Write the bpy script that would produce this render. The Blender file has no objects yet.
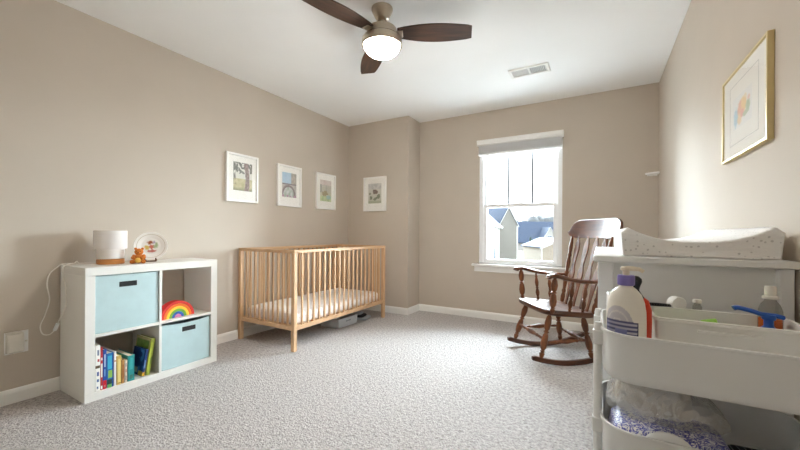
import bpy, bmesh, math, random
from mathutils import Vector, Matrix
C = bpy.context.scene.collection
sc = bpy.context.scene
rnd = random.Random(7)
PI = math.pi

# ------------------------------------------------------------------ room dimensions (metres)
XL, XR, YB, YJ, XJ, H, YF = -2.955, 0.48, 4.061, 3.745, -2.036, 2.438, -0.42

# ------------------------------------------------------------------ materials
def lin(c):
    return tuple(((v / 255) / 12.92 if v / 255 <= 0.04045 else ((v / 255 + 0.055) / 1.055) ** 2.4) for v in c[:3]) + (1,)

def new_mat(name):
    m = bpy.data.materials.new(name); m.use_nodes = True
    nt = m.node_tree
    return m, nt, nt.nodes['Principled BSDF']

def mat(name, rgb, rough=0.5, var=0.0, scale=8, bump=0.0, bscale=40, metal=0.0, spec=0.5, stretch=None, rgb2=None, coat=0.0, sheen=0.0, detail=4):
    m, nt, b = new_mat(name)
    c = lin(rgb)
    b.inputs['Roughness'].default_value = rough
    b.inputs['Metallic'].default_value = metal
    b.inputs['Specular IOR Level'].default_value = spec
    b.inputs['Coat Weight'].default_value = coat
    b.inputs['Sheen Weight'].default_value = sheen
    tc = nt.nodes.new('ShaderNodeTexCoord')
    vec = tc.outputs['Object']
    if stretch:
        mp = nt.nodes.new('ShaderNodeMapping'); mp.inputs['Scale'].default_value = stretch
        nt.links.new(vec, mp.inputs['Vector']); vec = mp.outputs['Vector']
    n = nt.nodes.new('ShaderNodeTexNoise'); n.inputs['Scale'].default_value = scale; n.inputs['Detail'].default_value = detail
    nt.links.new(vec, n.inputs['Vector'])
    r = nt.nodes.new('ShaderNodeValToRGB')
    if rgb2 is None:
        lo = tuple(max(0, v * (1 - var)) for v in c[:3]) + (1,); hi = tuple(min(1, v * (1 + var)) for v in c[:3]) + (1,)
    else:
        lo, hi = c, lin(rgb2)
    r.color_ramp.elements[0].color = lo; r.color_ramp.elements[1].color = hi
    r.color_ramp.elements[0].position = 0.3; r.color_ramp.elements[1].position = 0.7
    nt.links.new(n.outputs['Fac'], r.inputs['Fac']); nt.links.new(r.outputs['Color'], b.inputs['Base Color'])
    if bump > 0:
        n2 = nt.nodes.new('ShaderNodeTexNoise'); n2.inputs['Scale'].default_value = bscale; n2.inputs['Detail'].default_value = 3
        nt.links.new(vec, n2.inputs['Vector'])
        bp = nt.nodes.new('ShaderNodeBump'); bp.inputs['Strength'].default_value = bump; bp.inputs['Distance'].default_value = 0.01
        nt.links.new(n2.outputs['Fac'], bp.inputs['Height']); nt.links.new(bp.outputs['Normal'], b.inputs['Normal'])
    return m

def glass_mat(name, tint=(255, 255, 255), ior=1.4, rough=0.0, gloss=1.0):
    m = bpy.data.materials.new(name); m.use_nodes = True; nt = m.node_tree; nt.nodes.clear()
    out = nt.nodes.new('ShaderNodeOutputMaterial'); mx = nt.nodes.new('ShaderNodeMixShader')
    t = nt.nodes.new('ShaderNodeBsdfTransparent'); t.inputs['Color'].default_value = lin(tint)
    g = nt.nodes.new('ShaderNodeBsdfGlossy'); g.inputs['Roughness'].default_value = rough
    lw = nt.nodes.new('ShaderNodeLayerWeight'); lw.inputs['Blend'].default_value = 0.5
    pw = nt.nodes.new('ShaderNodeMath'); pw.operation = 'POWER'; pw.inputs[1].default_value = 5
    f0 = ((ior - 1) / (ior + 1)) ** 2
    fr = nt.nodes.new('ShaderNodeMath'); fr.operation = 'MULTIPLY_ADD'; fr.inputs[1].default_value = 1 - f0; fr.inputs[2].default_value = f0
    nt.links.new(lw.outputs['Facing'], pw.inputs[0]); nt.links.new(pw.outputs[0], fr.inputs[0])
    nt.links.new(fr.outputs[0], mx.inputs[0]); nt.links.new(t.outputs[0], mx.inputs[1]); nt.links.new(g.outputs[0], mx.inputs[2])
    nt.links.new(mx.outputs[0], out.inputs['Surface'])
    return m

def attr_mat(name, rough=0.6):
    m, nt, b = new_mat(name)
    a = nt.nodes.new('ShaderNodeAttribute'); a.attribute_name = 'Ink'
    nt.links.new(a.outputs['Color'], b.inputs['Base Color']); b.inputs['Roughness'].default_value = rough
    return m

M = {}
M['wall'] = mat('greige_paint', (197, 185.5, 171.5), 0.75, 0.02, 3, 0.06, 260)
M['ceiling'] = mat('ceiling_white', (247, 247, 246), 0.9, 0.01, 3, 0.08, 160)
M['trim'] = mat('trim_white', (238, 237, 233), 0.35, 0.01)
M['shelf'] = mat('white_laminate', (232, 230, 224), 0.3, 0.01)
M['vinyl'] = mat('white_vinyl', (245, 246, 247), 0.35, 0.01)
M['frame'] = mat('frame_white', (244, 242, 238), 0.35, 0.01)
M['mount_board'] = mat('mat_board', (246, 244, 238), 0.8, 0.01)
M['beech'] = mat('beech_wood', (200, 160, 120), 0.5, 0, 3.5, 0.05, 60, stretch=(6, 6, 0.7), rgb2=(214, 178, 140))
M['beechh'] = mat('beech_wood_rail', (200, 160, 120), 0.5, 0, 3.5, 0.05, 60, stretch=(6, 0.7, 6), rgb2=(214, 178, 140))
M['oakdark'] = mat('stained_oak', (72, 40, 22), 0.42, 0, 5, 0.08, 50, stretch=(5, 5, 0.9), rgb2=(130, 76, 41), spec=0.35)
M['oakseat'] = mat('stained_oak_seat', (60, 33, 19), 0.33, 0, 5, 0.08, 50, stretch=(0.9, 6, 6), rgb2=(96, 55, 31), spec=0.4)
M['oakcrest'] = mat('stained_oak_crest', (74, 41, 23), 0.28, 0, 5, 0.08, 50, stretch=(5, 0.9, 6), rgb2=(112, 64, 36), coat=0.15)
M['walnut'] = mat('walnut_blade', (44, 29, 21), 0.5, 0, 6, 0.05, 60, stretch=(0.8, 9, 9), rgb2=(80, 52, 36))
M['nickel'] = mat('brushed_nickel', (196, 184, 166), 0.3, 0.03, 30, metal=1.0, stretch=(1, 1, 12))
M['bluefab'] = mat('pale_blue_fabric', (188, 211, 214), 0.85, 0.03, 20, 0.15, 400, sheen=0.1)
M['black'] = mat('black_plastic', (22, 24, 26), 0.5, 0.1)
M['graybox'] = mat('grey_plastic', (204, 209, 213), 0.5, 0.02)
M['darkshoe'] = mat('dark_fabric', (54, 58, 66), 0.8, 0.1)
M['lightshoe'] = mat('pale_blue_grey', (186, 198, 210), 0.6, 0.05)
M['cartwhite'] = mat('cart_powder_coat', (226, 226, 224), 0.35, 0.01)
M['tablewhite'] = mat('table_white_paint', (232, 232, 231), 0.4, 0.01)
M['tub'] = mat('white_tub_plastic', (232, 230, 225), 0.4, 0.02)
M['white'] = mat('white_plastic', (240, 240, 238), 0.4, 0.01)
M['offwhite'] = mat('off_white_plastic', (222, 218, 208), 0.45, 0.02)
M['lotion'] = mat('lotion_bottle', (236, 231, 220), 0.32, 0.01)
M['purple'] = mat('purple_cap', (128, 116, 186), 0.4, 0.02)
M['pumpcream'] = mat('cream_pump', (232, 219, 196), 0.4, 0.02)
M['blue'] = mat('blue_pump', (22, 82, 172), 0.3, 0.04)
M['redor'] = mat('red_orange_plastic', (214, 62, 28), 0.4, 0.04)
M['green'] = mat('lime_green', (160, 214, 92), 0.5, 0.08)
M['gold'] = mat('pale_gold', (214, 196, 146), 0.35, 0.03, 20, metal=0.55)
M['amber'] = mat('amber_wood', (206, 140, 78), 0.4, 0.08, 20, stretch=(1, 1, 6))
M['cord'] = mat('cord_white', (236, 232, 224), 0.5, 0.01)
M['ribbon'] = mat('cream_ribbon', (236, 222, 184), 0.7, 0.05)
M['paper'] = mat('book_paper', (236, 228, 208), 0.9, 0.06, 200, stretch=(1, 60, 1))
M['orange_bear'] = mat('caramel_fur', (206, 120, 44), 0.85, 0.12, 90, 0.4, 300)
M['yellow'] = mat('warm_yellow', (238, 190, 84), 0.6, 0.05)
M['bronze'] = mat('dark_bronze', (92, 66, 44), 0.4, 0.1, metal=0.5)
M['porcelain'] = mat('porcelain', (248, 246, 242), 0.15, 0.005)
M['ink'] = attr_mat('printed_ink', 0.6)
M['inkgloss'] = attr_mat('printed_ink_glazed', 0.2)
M['glass'] = glass_mat('clear_glass', (255, 255, 255))
M['winglass'] = glass_mat('window_glass', (252, 254, 254), 1.3)
M['blindfab'] = mat('blind_fabric', (226, 226, 226), 0.8, 0.02)
M['wand'] = mat('wand_grey', (120, 122, 126), 0.4, 0.02)
M['muntin'] = mat('muntin_white', (214, 216, 220), 0.4, 0.01)
M['siding_beige'] = mat('house_siding_beige', (112, 110, 104), 0.8, 0.05, 2, stretch=(0.2, 0.2, 12))
M['siding_white'] = mat('house_siding_white', (164, 162, 158), 0.8, 0.04, 2, stretch=(0.2, 0.2, 12))
M['siding_cream'] = mat('house_siding_cream', (150, 140, 126), 0.8, 0.04, 2, stretch=(0.2, 0.2, 12))
M['shingle'] = mat('blue_grey_shingle', (46, 60, 82), 0.85, 0.12, 3, 0.3, 9)
M['housetrim'] = mat('house_trim', (196, 196, 194), 0.6, 0.02)
M['housewin'] = mat('house_window_glass', (96, 108, 122), 0.15, 0.05)
M['lawn'] = mat('winter_lawn', (84, 78, 66), 0.95, 0.12, 0.3, 0.2, 5)
M['wood_far'] = mat('bare_woods', (98, 102, 104), 0.95, 0.25, 0.6, 0.5, 2)
M['concrete'] = mat('bounce_concrete', (234, 234, 233), 0.9, 0.04, 2, 0.2, 6)
M['evergreen'] = mat('evergreen_shrub', (44, 62, 58), 0.9, 0.3, 6, 0.6, 8)

# carpet
m, nt, b = new_mat('carpet_pile')
tc = nt.nodes.new('ShaderNodeTexCoord')
n1 = nt.nodes.new('ShaderNodeTexNoise'); n1.inputs['Scale'].default_value = 52; n1.inputs['Detail'].default_value = 5; n1.inputs['Roughness'].default_value = 0.75
n2 = nt.nodes.new('ShaderNodeTexVoronoi'); n2.inputs['Scale'].default_value = 120
r = nt.nodes.new('ShaderNodeValToRGB')
e = r.color_ramp.elements; e[0].position = 0.34; e[0].color = lin((137, 131, 128)); e[1].position = 0.62; e[1].color = lin((207, 201, 198))
x = e.new(0.47); x.color = lin((180, 174, 171))
nt.links.new(tc.outputs['Object'], n1.inputs['Vector']); nt.links.new(tc.outputs['Object'], n2.inputs['Vector'])
nt.links.new(n1.outputs['Fac'], r.inputs['Fac']); nt.links.new(r.outputs['Color'], b.inputs['Base Color'])
ad = nt.nodes.new('ShaderNodeMath'); ad.operation = 'ADD'
nt.links.new(n1.outputs['Fac'], ad.inputs[0]); nt.links.new(n2.outputs['Distance'], ad.inputs[1])
bp = nt.nodes.new('ShaderNodeBump'); bp.inputs['Strength'].default_value = 0.6; bp.inputs['Distance'].default_value = 0.015
nt.links.new(ad.outputs[0], bp.inputs['Height']); nt.links.new(bp.outputs['Normal'], b.inputs['Normal'])
b.inputs['Roughness'].default_value = 0.98; b.inputs['Specular IOR Level'].default_value = 0.1; b.inputs['Sheen Weight'].default_value = 0.15
M['carpet'] = m

# speckled fabrics: mattress sheet and changing pad cover (small grey motifs on white)
def motif_mat(name, base, ink, scale, thr, rough=0.85):
    m, nt, b = new_mat(name)
    tc = nt.nodes.new('ShaderNodeTexCoord')
    v = nt.nodes.new('ShaderNodeTexVoronoi'); v.inputs['Scale'].default_value = scale; v.inputs['Randomness'].default_value = 0.6
    n = nt.nodes.new('ShaderNodeTexNoise'); n.inputs['Scale'].default_value = scale * 1.6
    ma = nt.nodes.new('ShaderNodeMath'); ma.operation = 'MULTIPLY_ADD'; ma.inputs[1].default_value = 0.35
    r = nt.nodes.new('ShaderNodeValToRGB'); e = r.color_ramp.elements
    e[0].position = thr; e[0].color = lin(ink); e[1].position = thr + 0.06; e[1].color = lin(base)
    nt.links.new(tc.outputs['Object'], v.inputs['Vector']); nt.links.new(tc.outputs['Object'], n.inputs['Vector'])
    nt.links.new(n.outputs['Fac'], ma.inputs[0]); nt.links.new(v.outputs['Distance'], ma.inputs[2])
    nt.links.new(ma.outputs[0], r.inputs['Fac']); nt.links.new(r.outputs['Color'], b.inputs['Base Color'])
    b.inputs['Roughness'].default_value = rough
    n3 = nt.nodes.new('ShaderNodeTexNoise'); n3.inputs['Scale'].default_value = 14
    bp = nt.nodes.new('ShaderNodeBump'); bp.inputs['Strength'].default_value = 0.25; bp.inputs['Distance'].default_value = 0.02
    nt.links.new(n3.outputs['Fac'], bp.inputs['Height']); nt.links.new(bp.outputs['Normal'], b.inputs['Normal'])
    return m
M['sheet'] = motif_mat('crib_sheet', (244, 238, 234), (222, 206, 200), 26, 0.36)
M['padcover'] = motif_mat('pad_cover', (244, 242, 240), (212, 209, 208), 64, 0.36)
# blue scrollwork wrapper
m, nt, b = new_mat('blue_scroll_wrapper')
tc = nt.nodes.new('ShaderNodeTexCoord')
n = nt.nodes.new('ShaderNodeTexNoise'); n.inputs['Scale'].default_value = 62; n.inputs['Detail'].default_value = 1.5; n.inputs['Distortion'].default_value = 2.2
r = nt.nodes.new('ShaderNodeValToRGB'); e = r.color_ramp.elements
e[0].position = 0.40; e[0].color = lin((238, 236, 234)); e[1].position = 0.60; e[1].color = lin((232, 232, 234))
a1 = e.new(0.45); a1.color = lin((70, 76, 168)); a2 = e.new(0.53); a2.color = lin((92, 98, 186))
nt.links.new(tc.outputs['Object'], n.inputs['Vector']); nt.links.new(n.outputs['Fac'], r.inputs['Fac']); nt.links.new(r.outputs['Color'], b.inputs['Base Color'])
b.inputs['Roughness'].default_value = 0.4
M['scroll'] = m
# black cloth with thin white stripes
m, nt, b = new_mat('striped_cloth')
tc = nt.nodes.new('ShaderNodeTexCoord'); w = nt.nodes.new('ShaderNodeTexWave'); w.inputs['Scale'].default_value = 22; w.bands_direction = 'X'
r = nt.nodes.new('ShaderNodeValToRGB'); e = r.color_ramp.elements
e[0].position = 0.90; e[0].color = lin((18, 19, 24)); e[1].position = 0.97; e[1].color = lin((120, 120, 128))
nt.links.new(tc.outputs['Object'], w.inputs['Vector']); nt.links.new(w.outputs['Fac'], r.inputs['Fac']); nt.links.new(r.outputs['Color'], b.inputs['Base Color'])
b.inputs['Roughness'].default_value = 0.9
M['stripe'] = m
# frosted lamp glass (unlit)
m, nt, b = new_mat('frosted_glass')
b.inputs['Base Color'].default_value = lin((242, 236, 232)); b.inputs['Roughness'].default_value = 0.5
b.inputs['Transmission Weight'].default_value = 0.14; b.inputs['IOR'].default_value = 1.25
M['frost'] = m
# lit dome
m, nt, b = new_mat('lit_opal_glass')
b.inputs['Base Color'].default_value = lin((255, 250, 240)); b.inputs['Roughness'].default_value = 0.3
b.inputs['Emission Color'].default_value = (1.0, 0.97, 0.92, 1); b.inputs['Emission Strength'].default_value = 86
M['dome'] = m
m, nt, b = new_mat('hall_fill_glow')  # glow of the added hall fill lamp
b.inputs['Emission Color'].default_value = (1.0, 0.97, 0.94, 1); b.inputs['Emission Strength'].default_value = 6
M['hallfill'] = m
# clear plastic bag film
m = bpy.data.materials.new('clear_plastic_film'); m.use_nodes = True; nt = m.node_tree; nt.nodes.clear()
out = nt.nodes.new('ShaderNodeOutputMaterial')
t = nt.nodes.new('ShaderNodeBsdfTransparent'); t.inputs['Color'].default_value = (0.93, 0.93, 0.92, 1)
g = nt.nodes.new('ShaderNodeBsdfGlossy'); g.inputs['Roughness'].default_value = 0.08
d = nt.nodes.new('ShaderNodeBsdfDiffuse'); d.inputs['Color'].default_value = (0.8, 0.79, 0.76, 1)
tc = nt.nodes.new('ShaderNodeTexCoord'); n = nt.nodes.new('ShaderNodeTexNoise'); n.inputs['Scale'].default_value = 16; n.inputs['Distortion'].default_value = 1.0
bp = nt.nodes.new('ShaderNodeBump'); bp.inputs['Strength'].default_value = 0.9; bp.inputs['Distance'].default_value = 0.03
nt.links.new(tc.outputs['Object'], n.inputs['Vector']); nt.links.new(n.outputs['Fac'], bp.inputs['Height'])
nt.links.new(bp.outputs['Normal'], g.inputs['Normal'])
m1 = nt.nodes.new('ShaderNodeMixShader'); m2 = nt.nodes.new('ShaderNodeMixShader'); m1.inputs[0].default_value = 0.30; m2.inputs[0].default_value = 0.32
nt.links.new(t.outputs[0], m1.inputs[1]); nt.links.new(d.outputs[0], m1.inputs[2]); nt.links.new(m1.outputs[0], m2.inputs[1]); nt.links.new(g.outputs[0], m2.inputs[2])
nt.links.new(m2.outputs[0], out.inputs['Surface'])
M['film'] = m
M['bottleclear'] = glass_mat('clear_bottle_plastic', (226, 226, 222), 1.5, 0.08)
M['orangeliq'] = mat('orange_liquid', (226, 110, 44), 0.15, 0.03)
_cm = {}
def colour(rgb, rough=0.45):
    k = (rgb, rough)
    if k not in _cm: _cm[k] = mat('tint_%02x%02x%02x' % tuple(rgb), rgb, rough, 0.03, 30)
    return _cm[k]

# ------------------------------------------------------------------ mesh helpers
class MB:
    def __init__(s): s.v = []; s.f = []; s.flat = set()
    def add(s, vs, fs, flat=False):
        o = len(s.v); s.v += [tuple(p) for p in vs]
        for f in fs:
            if flat: s.flat.add(len(s.f))
            s.f.append([i + o for i in f])
        return s
    def box(s, x0, y0, z0, x1, y1, z1, mtx=None):
        x0, x1 = sorted((x0, x1)); y0, y1 = sorted((y0, y1)); z0, z1 = sorted((z0, z1))
        vs = [(x0, y0, z0), (x1, y0, z0), (x1, y1, z0), (x0, y1, z0), (x0, y0, z1), (x1, y0, z1), (x1, y1, z1), (x0, y1, z1)]
        if mtx: vs = [mtx @ Vector(p) for p in vs]
        return s.add(vs, [(0, 3, 2, 1), (4, 5, 6, 7), (0, 1, 5, 4), (1, 2, 6, 5), (2, 3, 7, 6), (3, 0, 4, 7)])
    def loft(s, loops, cap0=True, cap1=True, closed=False):
        n = len(loops[0]); vs = [p for l in loops for p in l]; fs = []
        K = len(loops)
        for k in range(K if closed else K - 1):
            a, b = k * n, ((k + 1) % K) * n
            for i in range(n): fs.append((a + i, a + (i + 1) % n, b + (i + 1) % n, b + i))
        if not closed:
            if cap0: fs.append(tuple(reversed(range(n))))
            if cap1: fs.append(tuple(range((K - 1) * n, K * n)))
        return s.add(vs, fs)
    def lathe(s, prof, p0=(0, 0, 0), axis=(0, 0, 1), n=24, cap=True, sx=1.0, sy=1.0):
        """prof: (radius, distance along the axis)"""
        ax = Vector(axis).normalized(); q = ax.to_track_quat('Z', 'Y').to_matrix() if abs(ax.z) < 0.9999 else Matrix.Identity(3)
        if ax.z < -0.9999: q = Matrix.Rotation(PI, 3, 'X')
        loops = [[Vector(p0) + q @ Vector((r * sx * math.cos(2 * PI * i / n), r * sy * math.sin(2 * PI * i / n), h)) for i in range(n)] for r, h in prof]
        return s.loft(loops, cap, cap)
    def turned(s, p0, p1, prof, n=14):
        """a turned spindle from p0 to p1; prof: (t, radius)"""
        d = Vector(p1) - Vector(p0); L = d.length
        return s.lathe([(r, t * L) for t, r in prof], p0, d, n)
    def tube(s, pts, r, n=10, flat=1.0, up=None):
        pts = [Vector(p) for p in pts]; loops = []; prev = None
        for i, p in enumerate(pts):
            t = (pts[min(i + 1, len(pts) - 1)] - pts[max(i - 1, 0)]).normalized()
            if prev is None:
                u = Vector(up) if up else (Vector((0, 0, 1)) if abs(t.z) < 0.9 else Vector((1, 0, 0)))
            else: u = prev
            u = (u - t * u.dot(t)).normalized(); w = t.cross(u); prev = u
            rr = r[i] if isinstance(r, (list, tuple)) else r
            loops.append([p + (u * math.cos(2 * PI * k / n) * flat + w * math.sin(2 * PI * k / n)) * rr for k in range(n)])
        return s.loft(loops)
    def prism(s, poly, ax, a0, a1):
        """poly: list of 2-D points, extruded along axis ax ('x','y','z')"""
        def pt(p, a): return {'x': (a, p[0], p[1]), 'y': (p[0], a, p[1]), 'z': (p[0], p[1], a)}[ax]
        return s.loft([[pt(p, a0) for p in poly], [pt(p, a1) for p in poly]])
    def ball(s, c, rx, ry=None, rz=None, n=16, m=10):
        ry = ry or rx; rz = rz or rx; c = Vector(c)
        loops = []
        for j in range(m + 1):
            a = -PI / 2 + PI * j / m; a = max(-PI / 2 + 0.05, min(PI / 2 - 0.05, a))
            loops.append([c + Vector((rx * math.cos(a) * math.cos(2 * PI * i / n), ry * math.cos(a) * math.sin(2 * PI * i / n), rz * math.sin(a))) for i in range(n)])
        return s.loft(loops)
    def build(s, name, material, parent=None, bevel=0.0, seg=2, smooth=True, angle=38, loc=None):
        me = bpy.data.meshes.new(name); me.from_pydata(s.v, [], s.f); me.update()
        bm = bmesh.new(); bm.from_mesh(me); bmesh.ops.recalc_face_normals(bm, faces=bm.faces)
        if smooth:
            for f in bm.faces: f.smooth = True
            for ed in bm.edges:
                if len(ed.link_faces) == 2 and ed.calc_face_angle(0) > math.radians(angle): ed.smooth = False
        bm.to_mesh(me); bm.free()
        me.materials.append(material)
        o = bpy.data.objects.new(name, me); C.objects.link(o)
        if parent: o.parent = parent
        if loc: o.location = loc
        if bevel > 0:
            md = o.modifiers.new('Bevel', 'BEVEL'); md.width = bevel; md.segments = seg; md.limit_method = 'ANGLE'; md.angle_limit = math.radians(40)
            md.harden_normals = False
        return o

def box(name, material, parent, x0, y0, z0, x1, y1, z1, bevel=0.002):
    return MB().box(x0, y0, z0, x1, y1, z1).build(name, material, parent, bevel)

def tag(o, label, cat, group=None, kind=None):
    o['label'] = label; o['category'] = cat
    if group: o['group'] = group
    if kind: o['kind'] = kind
    return o
def thing(name, label, cat, loc=(0, 0, 0), rotz=0, group=None):
    o = bpy.data.objects.new(name, None); C.objects.link(o); o.empty_display_size = 0.05
    o.location = loc; o.rotation_euler = (0, 0, rotz)
    return tag(o, label, cat, group)
def struct(o, label=None, cat=None):
    o['kind'] = 'structure'
    if label: o['label'] = label
    if cat: o['category'] = cat
    return o
def kids(o): return [c for c in list(bpy.data.objects) if c.parent == o]
def dup_part(o, dx=0, dy=0, dz=0):
    c = o.copy(); C.objects.link(c); c.location = (o.location.x + dx, o.location.y + dy, o.location.z + dz); return c
def rrect(x0, y0, x1, y1, r, z, n=6):
    pts = []
    for cx, cy, a in ((x1 - r, y1 - r, 0), (x0 + r, y1 - r, PI / 2), (x0 + r, y0 + r, PI), (x1 - r, y0 + r, 1.5 * PI)):
        for k in range(n + 1):
            t = a + PI / 2 * k / n; pts.append((cx + r * math.cos(t), cy + r * math.sin(t), z))
    return pts
def smooth_path(P, k=6):
    P = [Vector(p) for p in P]; out = []
    for i in range(len(P) - 1):
        a, b, c, d = P[max(i - 1, 0)], P[i], P[i + 1], P[min(i + 2, len(P) - 1)]
        for j in range(k):
            t = j / k
            out.append(0.5 * ((2 * b) + (c - a) * t + (2 * a - 5 * b + 4 * c - d) * t * t + (3 * b - a - 3 * c + d) * t ** 3))
    return out + [P[-1]]
def inked(name, parent, pos, nu, nv, col, material=None, skip=None):
    """a fine sheet printed with col(u,v) (sRGB 0-255); pos(u,v) gives the point"""
    vs = []; cols = []
    for j in range(nv + 1):
        for i in range(nu + 1):
            u, v = i / nu, j / nv; vs.append(tuple(pos(u, v))); cols.append(lin(col(u, v)))
    fs = []
    for j in range(nv):
        for i in range(nu):
            if skip and skip((i + .5) / nu, (j + .5) / nv): continue
            a = j * (nu + 1) + i; fs.append((a, a + 1, a + nu + 2, a + nu + 1))
    me = bpy.data.meshes.new(name); me.from_pydata(vs, [], fs); me.update()
    at = me.color_attributes.new('Ink', 'FLOAT_COLOR', 'POINT')
    for i, c in enumerate(cols): at.data[i].color = c
    for p in me.polygons: p.use_smooth = True
    me.materials.append(material or M['ink'])
    o = bpy.data.objects.new(name, me); C.objects.link(o)
    if parent: o.parent = parent
    return o
from mathutils import noise as mn
def nz(x, y, s=1.0, seed=0.0): return mn.noise(Vector((x * s, y * s, seed)))
def mixc(a, b, t):
    t = max(0, min(1, t)); return tuple(a[i] * (1 - t) + b[i] * t for i in range(3))

# ------------------------------------------------------------------ the room shell
T = 0.12
struct(MB().box(XL - T, -2.0, -0.1, XR + T, YB + T, 0).build('floor', M['carpet'], smooth=False), 'light grey speckled carpet floor', 'floor')
struct(MB().box(XL - T, -2.0, H, XR + T, YB + T, H + 0.1).build('ceiling', M['ceiling'], smooth=False), 'white painted ceiling', 'ceiling')
struct(MB().box(XL - T, YF, 0, XL, YB + T, H).build('wall_left', M['wall'], smooth=False), 'long greige wall behind the crib', 'wall')
struct(MB().box(XR, -2.0, 0, XR + T, YB + T, H).build('wall_right', M['wall'], smooth=False), 'greige wall beside the changing table', 'wall')
struct(MB().box(XL, YJ, 0, XJ, YB + T, H).build('wall_alcove', M['wall'], smooth=False), 'boxed-out corner wall beyond the crib', 'wall')
WX0, WX1, WZ0, WZ1 = -1.245, -0.345, 0.645, 2.03
bk = MB()
bk.box(XJ, YB, 0, WX0, YB + T, H).box(WX1, YB, 0, XR, YB + T, H).box(WX0, YB, 0, WX1, YB + T, WZ0).box(WX0, YB, WZ1, WX1, YB + T, H)
struct(bk.build('wall_back', M['wall'], smooth=False), 'greige wall with the window', 'wall')
DX0, DX1, DZ = -0.95, 0.12, 2.06
fr = MB(); fr.box(XL - T, YF - T, 0, DX0, YF, H).box(DX1, YF - T, 0, XR, YF, H).box(DX0, YF - T, DZ, DX1, YF, H)
struct(fr.build('wall_front', M['wall'], smooth=False), 'wall with the doorway behind the camera', 'wall')
hw = MB(); hw.box(XL - T, -2.0 - T, 0, XR + T, -2.0, H).box(XL - T - T, -2.0, 0, XL - T, YF - T, H)
struct(hw.build('wall_hall', M['wall'], smooth=False), 'hall walls outside the doorway', 'wall')
dc = MB(); dc.box(DX0 - 0.07, YF, 0, DX0, YF + 0.015, DZ + 0.07).box(DX1, YF, 0, DX1 + 0.07, YF + 0.015, DZ + 0.07).box(DX0, YF, DZ, DX1, YF + 0.015, DZ + 0.07)
struct(dc.build('door_1', M['trim'], None, 0.003), 'white door casing', 'door')

def skirting(name, p0, p1, nrm, label):
    """profiled baseboard from p0 to p1 on the floor, nrm pointing into the room"""
    prof = [(0, 0), (0.014, 0), (0.014, 0.062), (0.010, 0.074), (0.006, 0.08), (0.0, 0.083)]
    loops = [[(p[0] + nrm[0] * a, p[1] + nrm[1] * a, z) for a, z in prof] for p in (p0, p1)]
    return struct(MB().loft(loops).build(name, M['trim'], smooth=False), label, 'baseboard')
skirting('baseboard_left', (XL, YF), (XL, YJ), (1, 0), 'white baseboard on the left wall')
skirting('baseboard_alcove', (XL, YJ), (XJ + 0.014, YJ), (0, -1), 'white baseboard on the boxed-out corner')
skirting('baseboard_return', (XJ, YJ), (XJ, YB), (1, 0), 'white baseboard on the short return')
skirting('baseboard_back', (XJ, YB), (XR, YB), (0, -1), 'white baseboard under the window')
skirting('baseboard_right', (XR, YF), (XR, YB), (-1, 0), 'white baseboard on the right wall')

# ------------------------------------------------------------------ window
win = thing('window_1', 'white double-hung window over the rocking chair', 'window', (0, 0, 0)); win['kind'] = 'structure'
fy0, fy1 = YB + 0.015, YB + 0.10
f = MB(); f.box(WX0, fy0, WZ0, WX0 + 0.045, fy1, WZ1).box(WX1 - 0.045, fy0, WZ0, WX1, fy1, WZ1).box(WX0, fy0, WZ1 - 0.03, WX1, fy1, WZ1).box(WX0, fy0, WZ0, WX1, fy1, WZ0 + 0.02)
f.build('window_frame', M['vinyl'], win, 0.003)
def sash(name, z0, z1, y0, y1, b=0.042, munt=False):
    x0, x1 = WX0 + 0.045, WX1 - 0.045
    s = MB(); s.box(x0, y0, z0, x0 + b, y1, z1).box(x1 - b, y0, z0, x1, y1, z1).box(x0 + b, y0, z0, x1 - b, y1, z0 + b * 0.9).box(x0 + b, y0, z1 - b * 0.9, x1 - b, y1, z1)
    so = s.build(name, M['vinyl'], win, 0.003)
    ym = (y0 + y1) / 2
    MB().box(x0 + b * 0.8, ym - 0.003, z0 + b * 0.7, x1 - b * 0.8, ym + 0.003, z1 - b * 0.7).build('glass', M['winglass'], so, smooth=False)
    if munt:
        mo = MB()
        for xx in (-0.915, -0.655): mo.box(xx - 0.012, ym - 0.013, z0 + b * 0.9, xx + 0.012, ym - 0.0035, z1 - b * 0.9)
        mo.build('muntin', M['wand'], so)
sash('upper_sash', 1.305, 2.0, YB + 0.065, YB + 0.092, 0.036, True)
sash('lower_sash', WZ0 + 0.02, 1.345, YB + 0.032, YB + 0.062, 0.044)
MB().box(-0.85, YB + 0.020, 1.332, -0.74, YB + 0.034, 1.352).build('sash_lock', M['vinyl'], win, 0.002)
st = MB(); st.box(WX0 - 0.075, YB - 0.05, WZ0 - 0.027, WX1 + 0.075, YB + 0.03, WZ0)
st.build('window_sill', M['trim'], win, 0.006)
MB().box(WX0 - 0.05, YB - 0.016, WZ0 - 0.092, WX1 + 0.05, YB, WZ0 - 0.027).build('apron', M['trim'], win, 0.003)

bl = thing('window_shade', 'white pleated shade raised under its valance at the window top', 'window shade', (-0.795, YB, 2.03))
v = MB(); v.prism([(-0.0, 0.0), (-0.05, 0.0), (-0.062, 0.012), (-0.062, 0.026), (-0.072, 0.046), (-0.072, 0.060), (0.0, 0.060)], 'x', -0.462, 0.462)
v.build('valance', M['trim'], bl, 0.0, smooth=False)
pk = MB()
for k in range(9):
    z1 = -0.002 - k * 0.0105
    pk.prism([(-0.008, z1), (-0.045, z1 - 0.001), (-0.053, z1 - 0.005), (-0.045, z1 - 0.0095), (-0.008, z1 - 0.0105)], 'x', -0.445, 0.445)
pk.build('pleats', M['blindfab'], bl, smooth=False)
MB().box(-0.447, -0.052, -0.118, 0.447, -0.010, -0.096).build('bottom_rail', M['vinyl'], bl, 0.003)
MB().turned((-0.335, -0.048, -0.10), (-0.335, -0.048, -0.50), [(0, 0.004), (0.9, 0.004), (0.91, 0.006), (1, 0.005)], 8).build('wand', M['wand'], bl)

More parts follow.
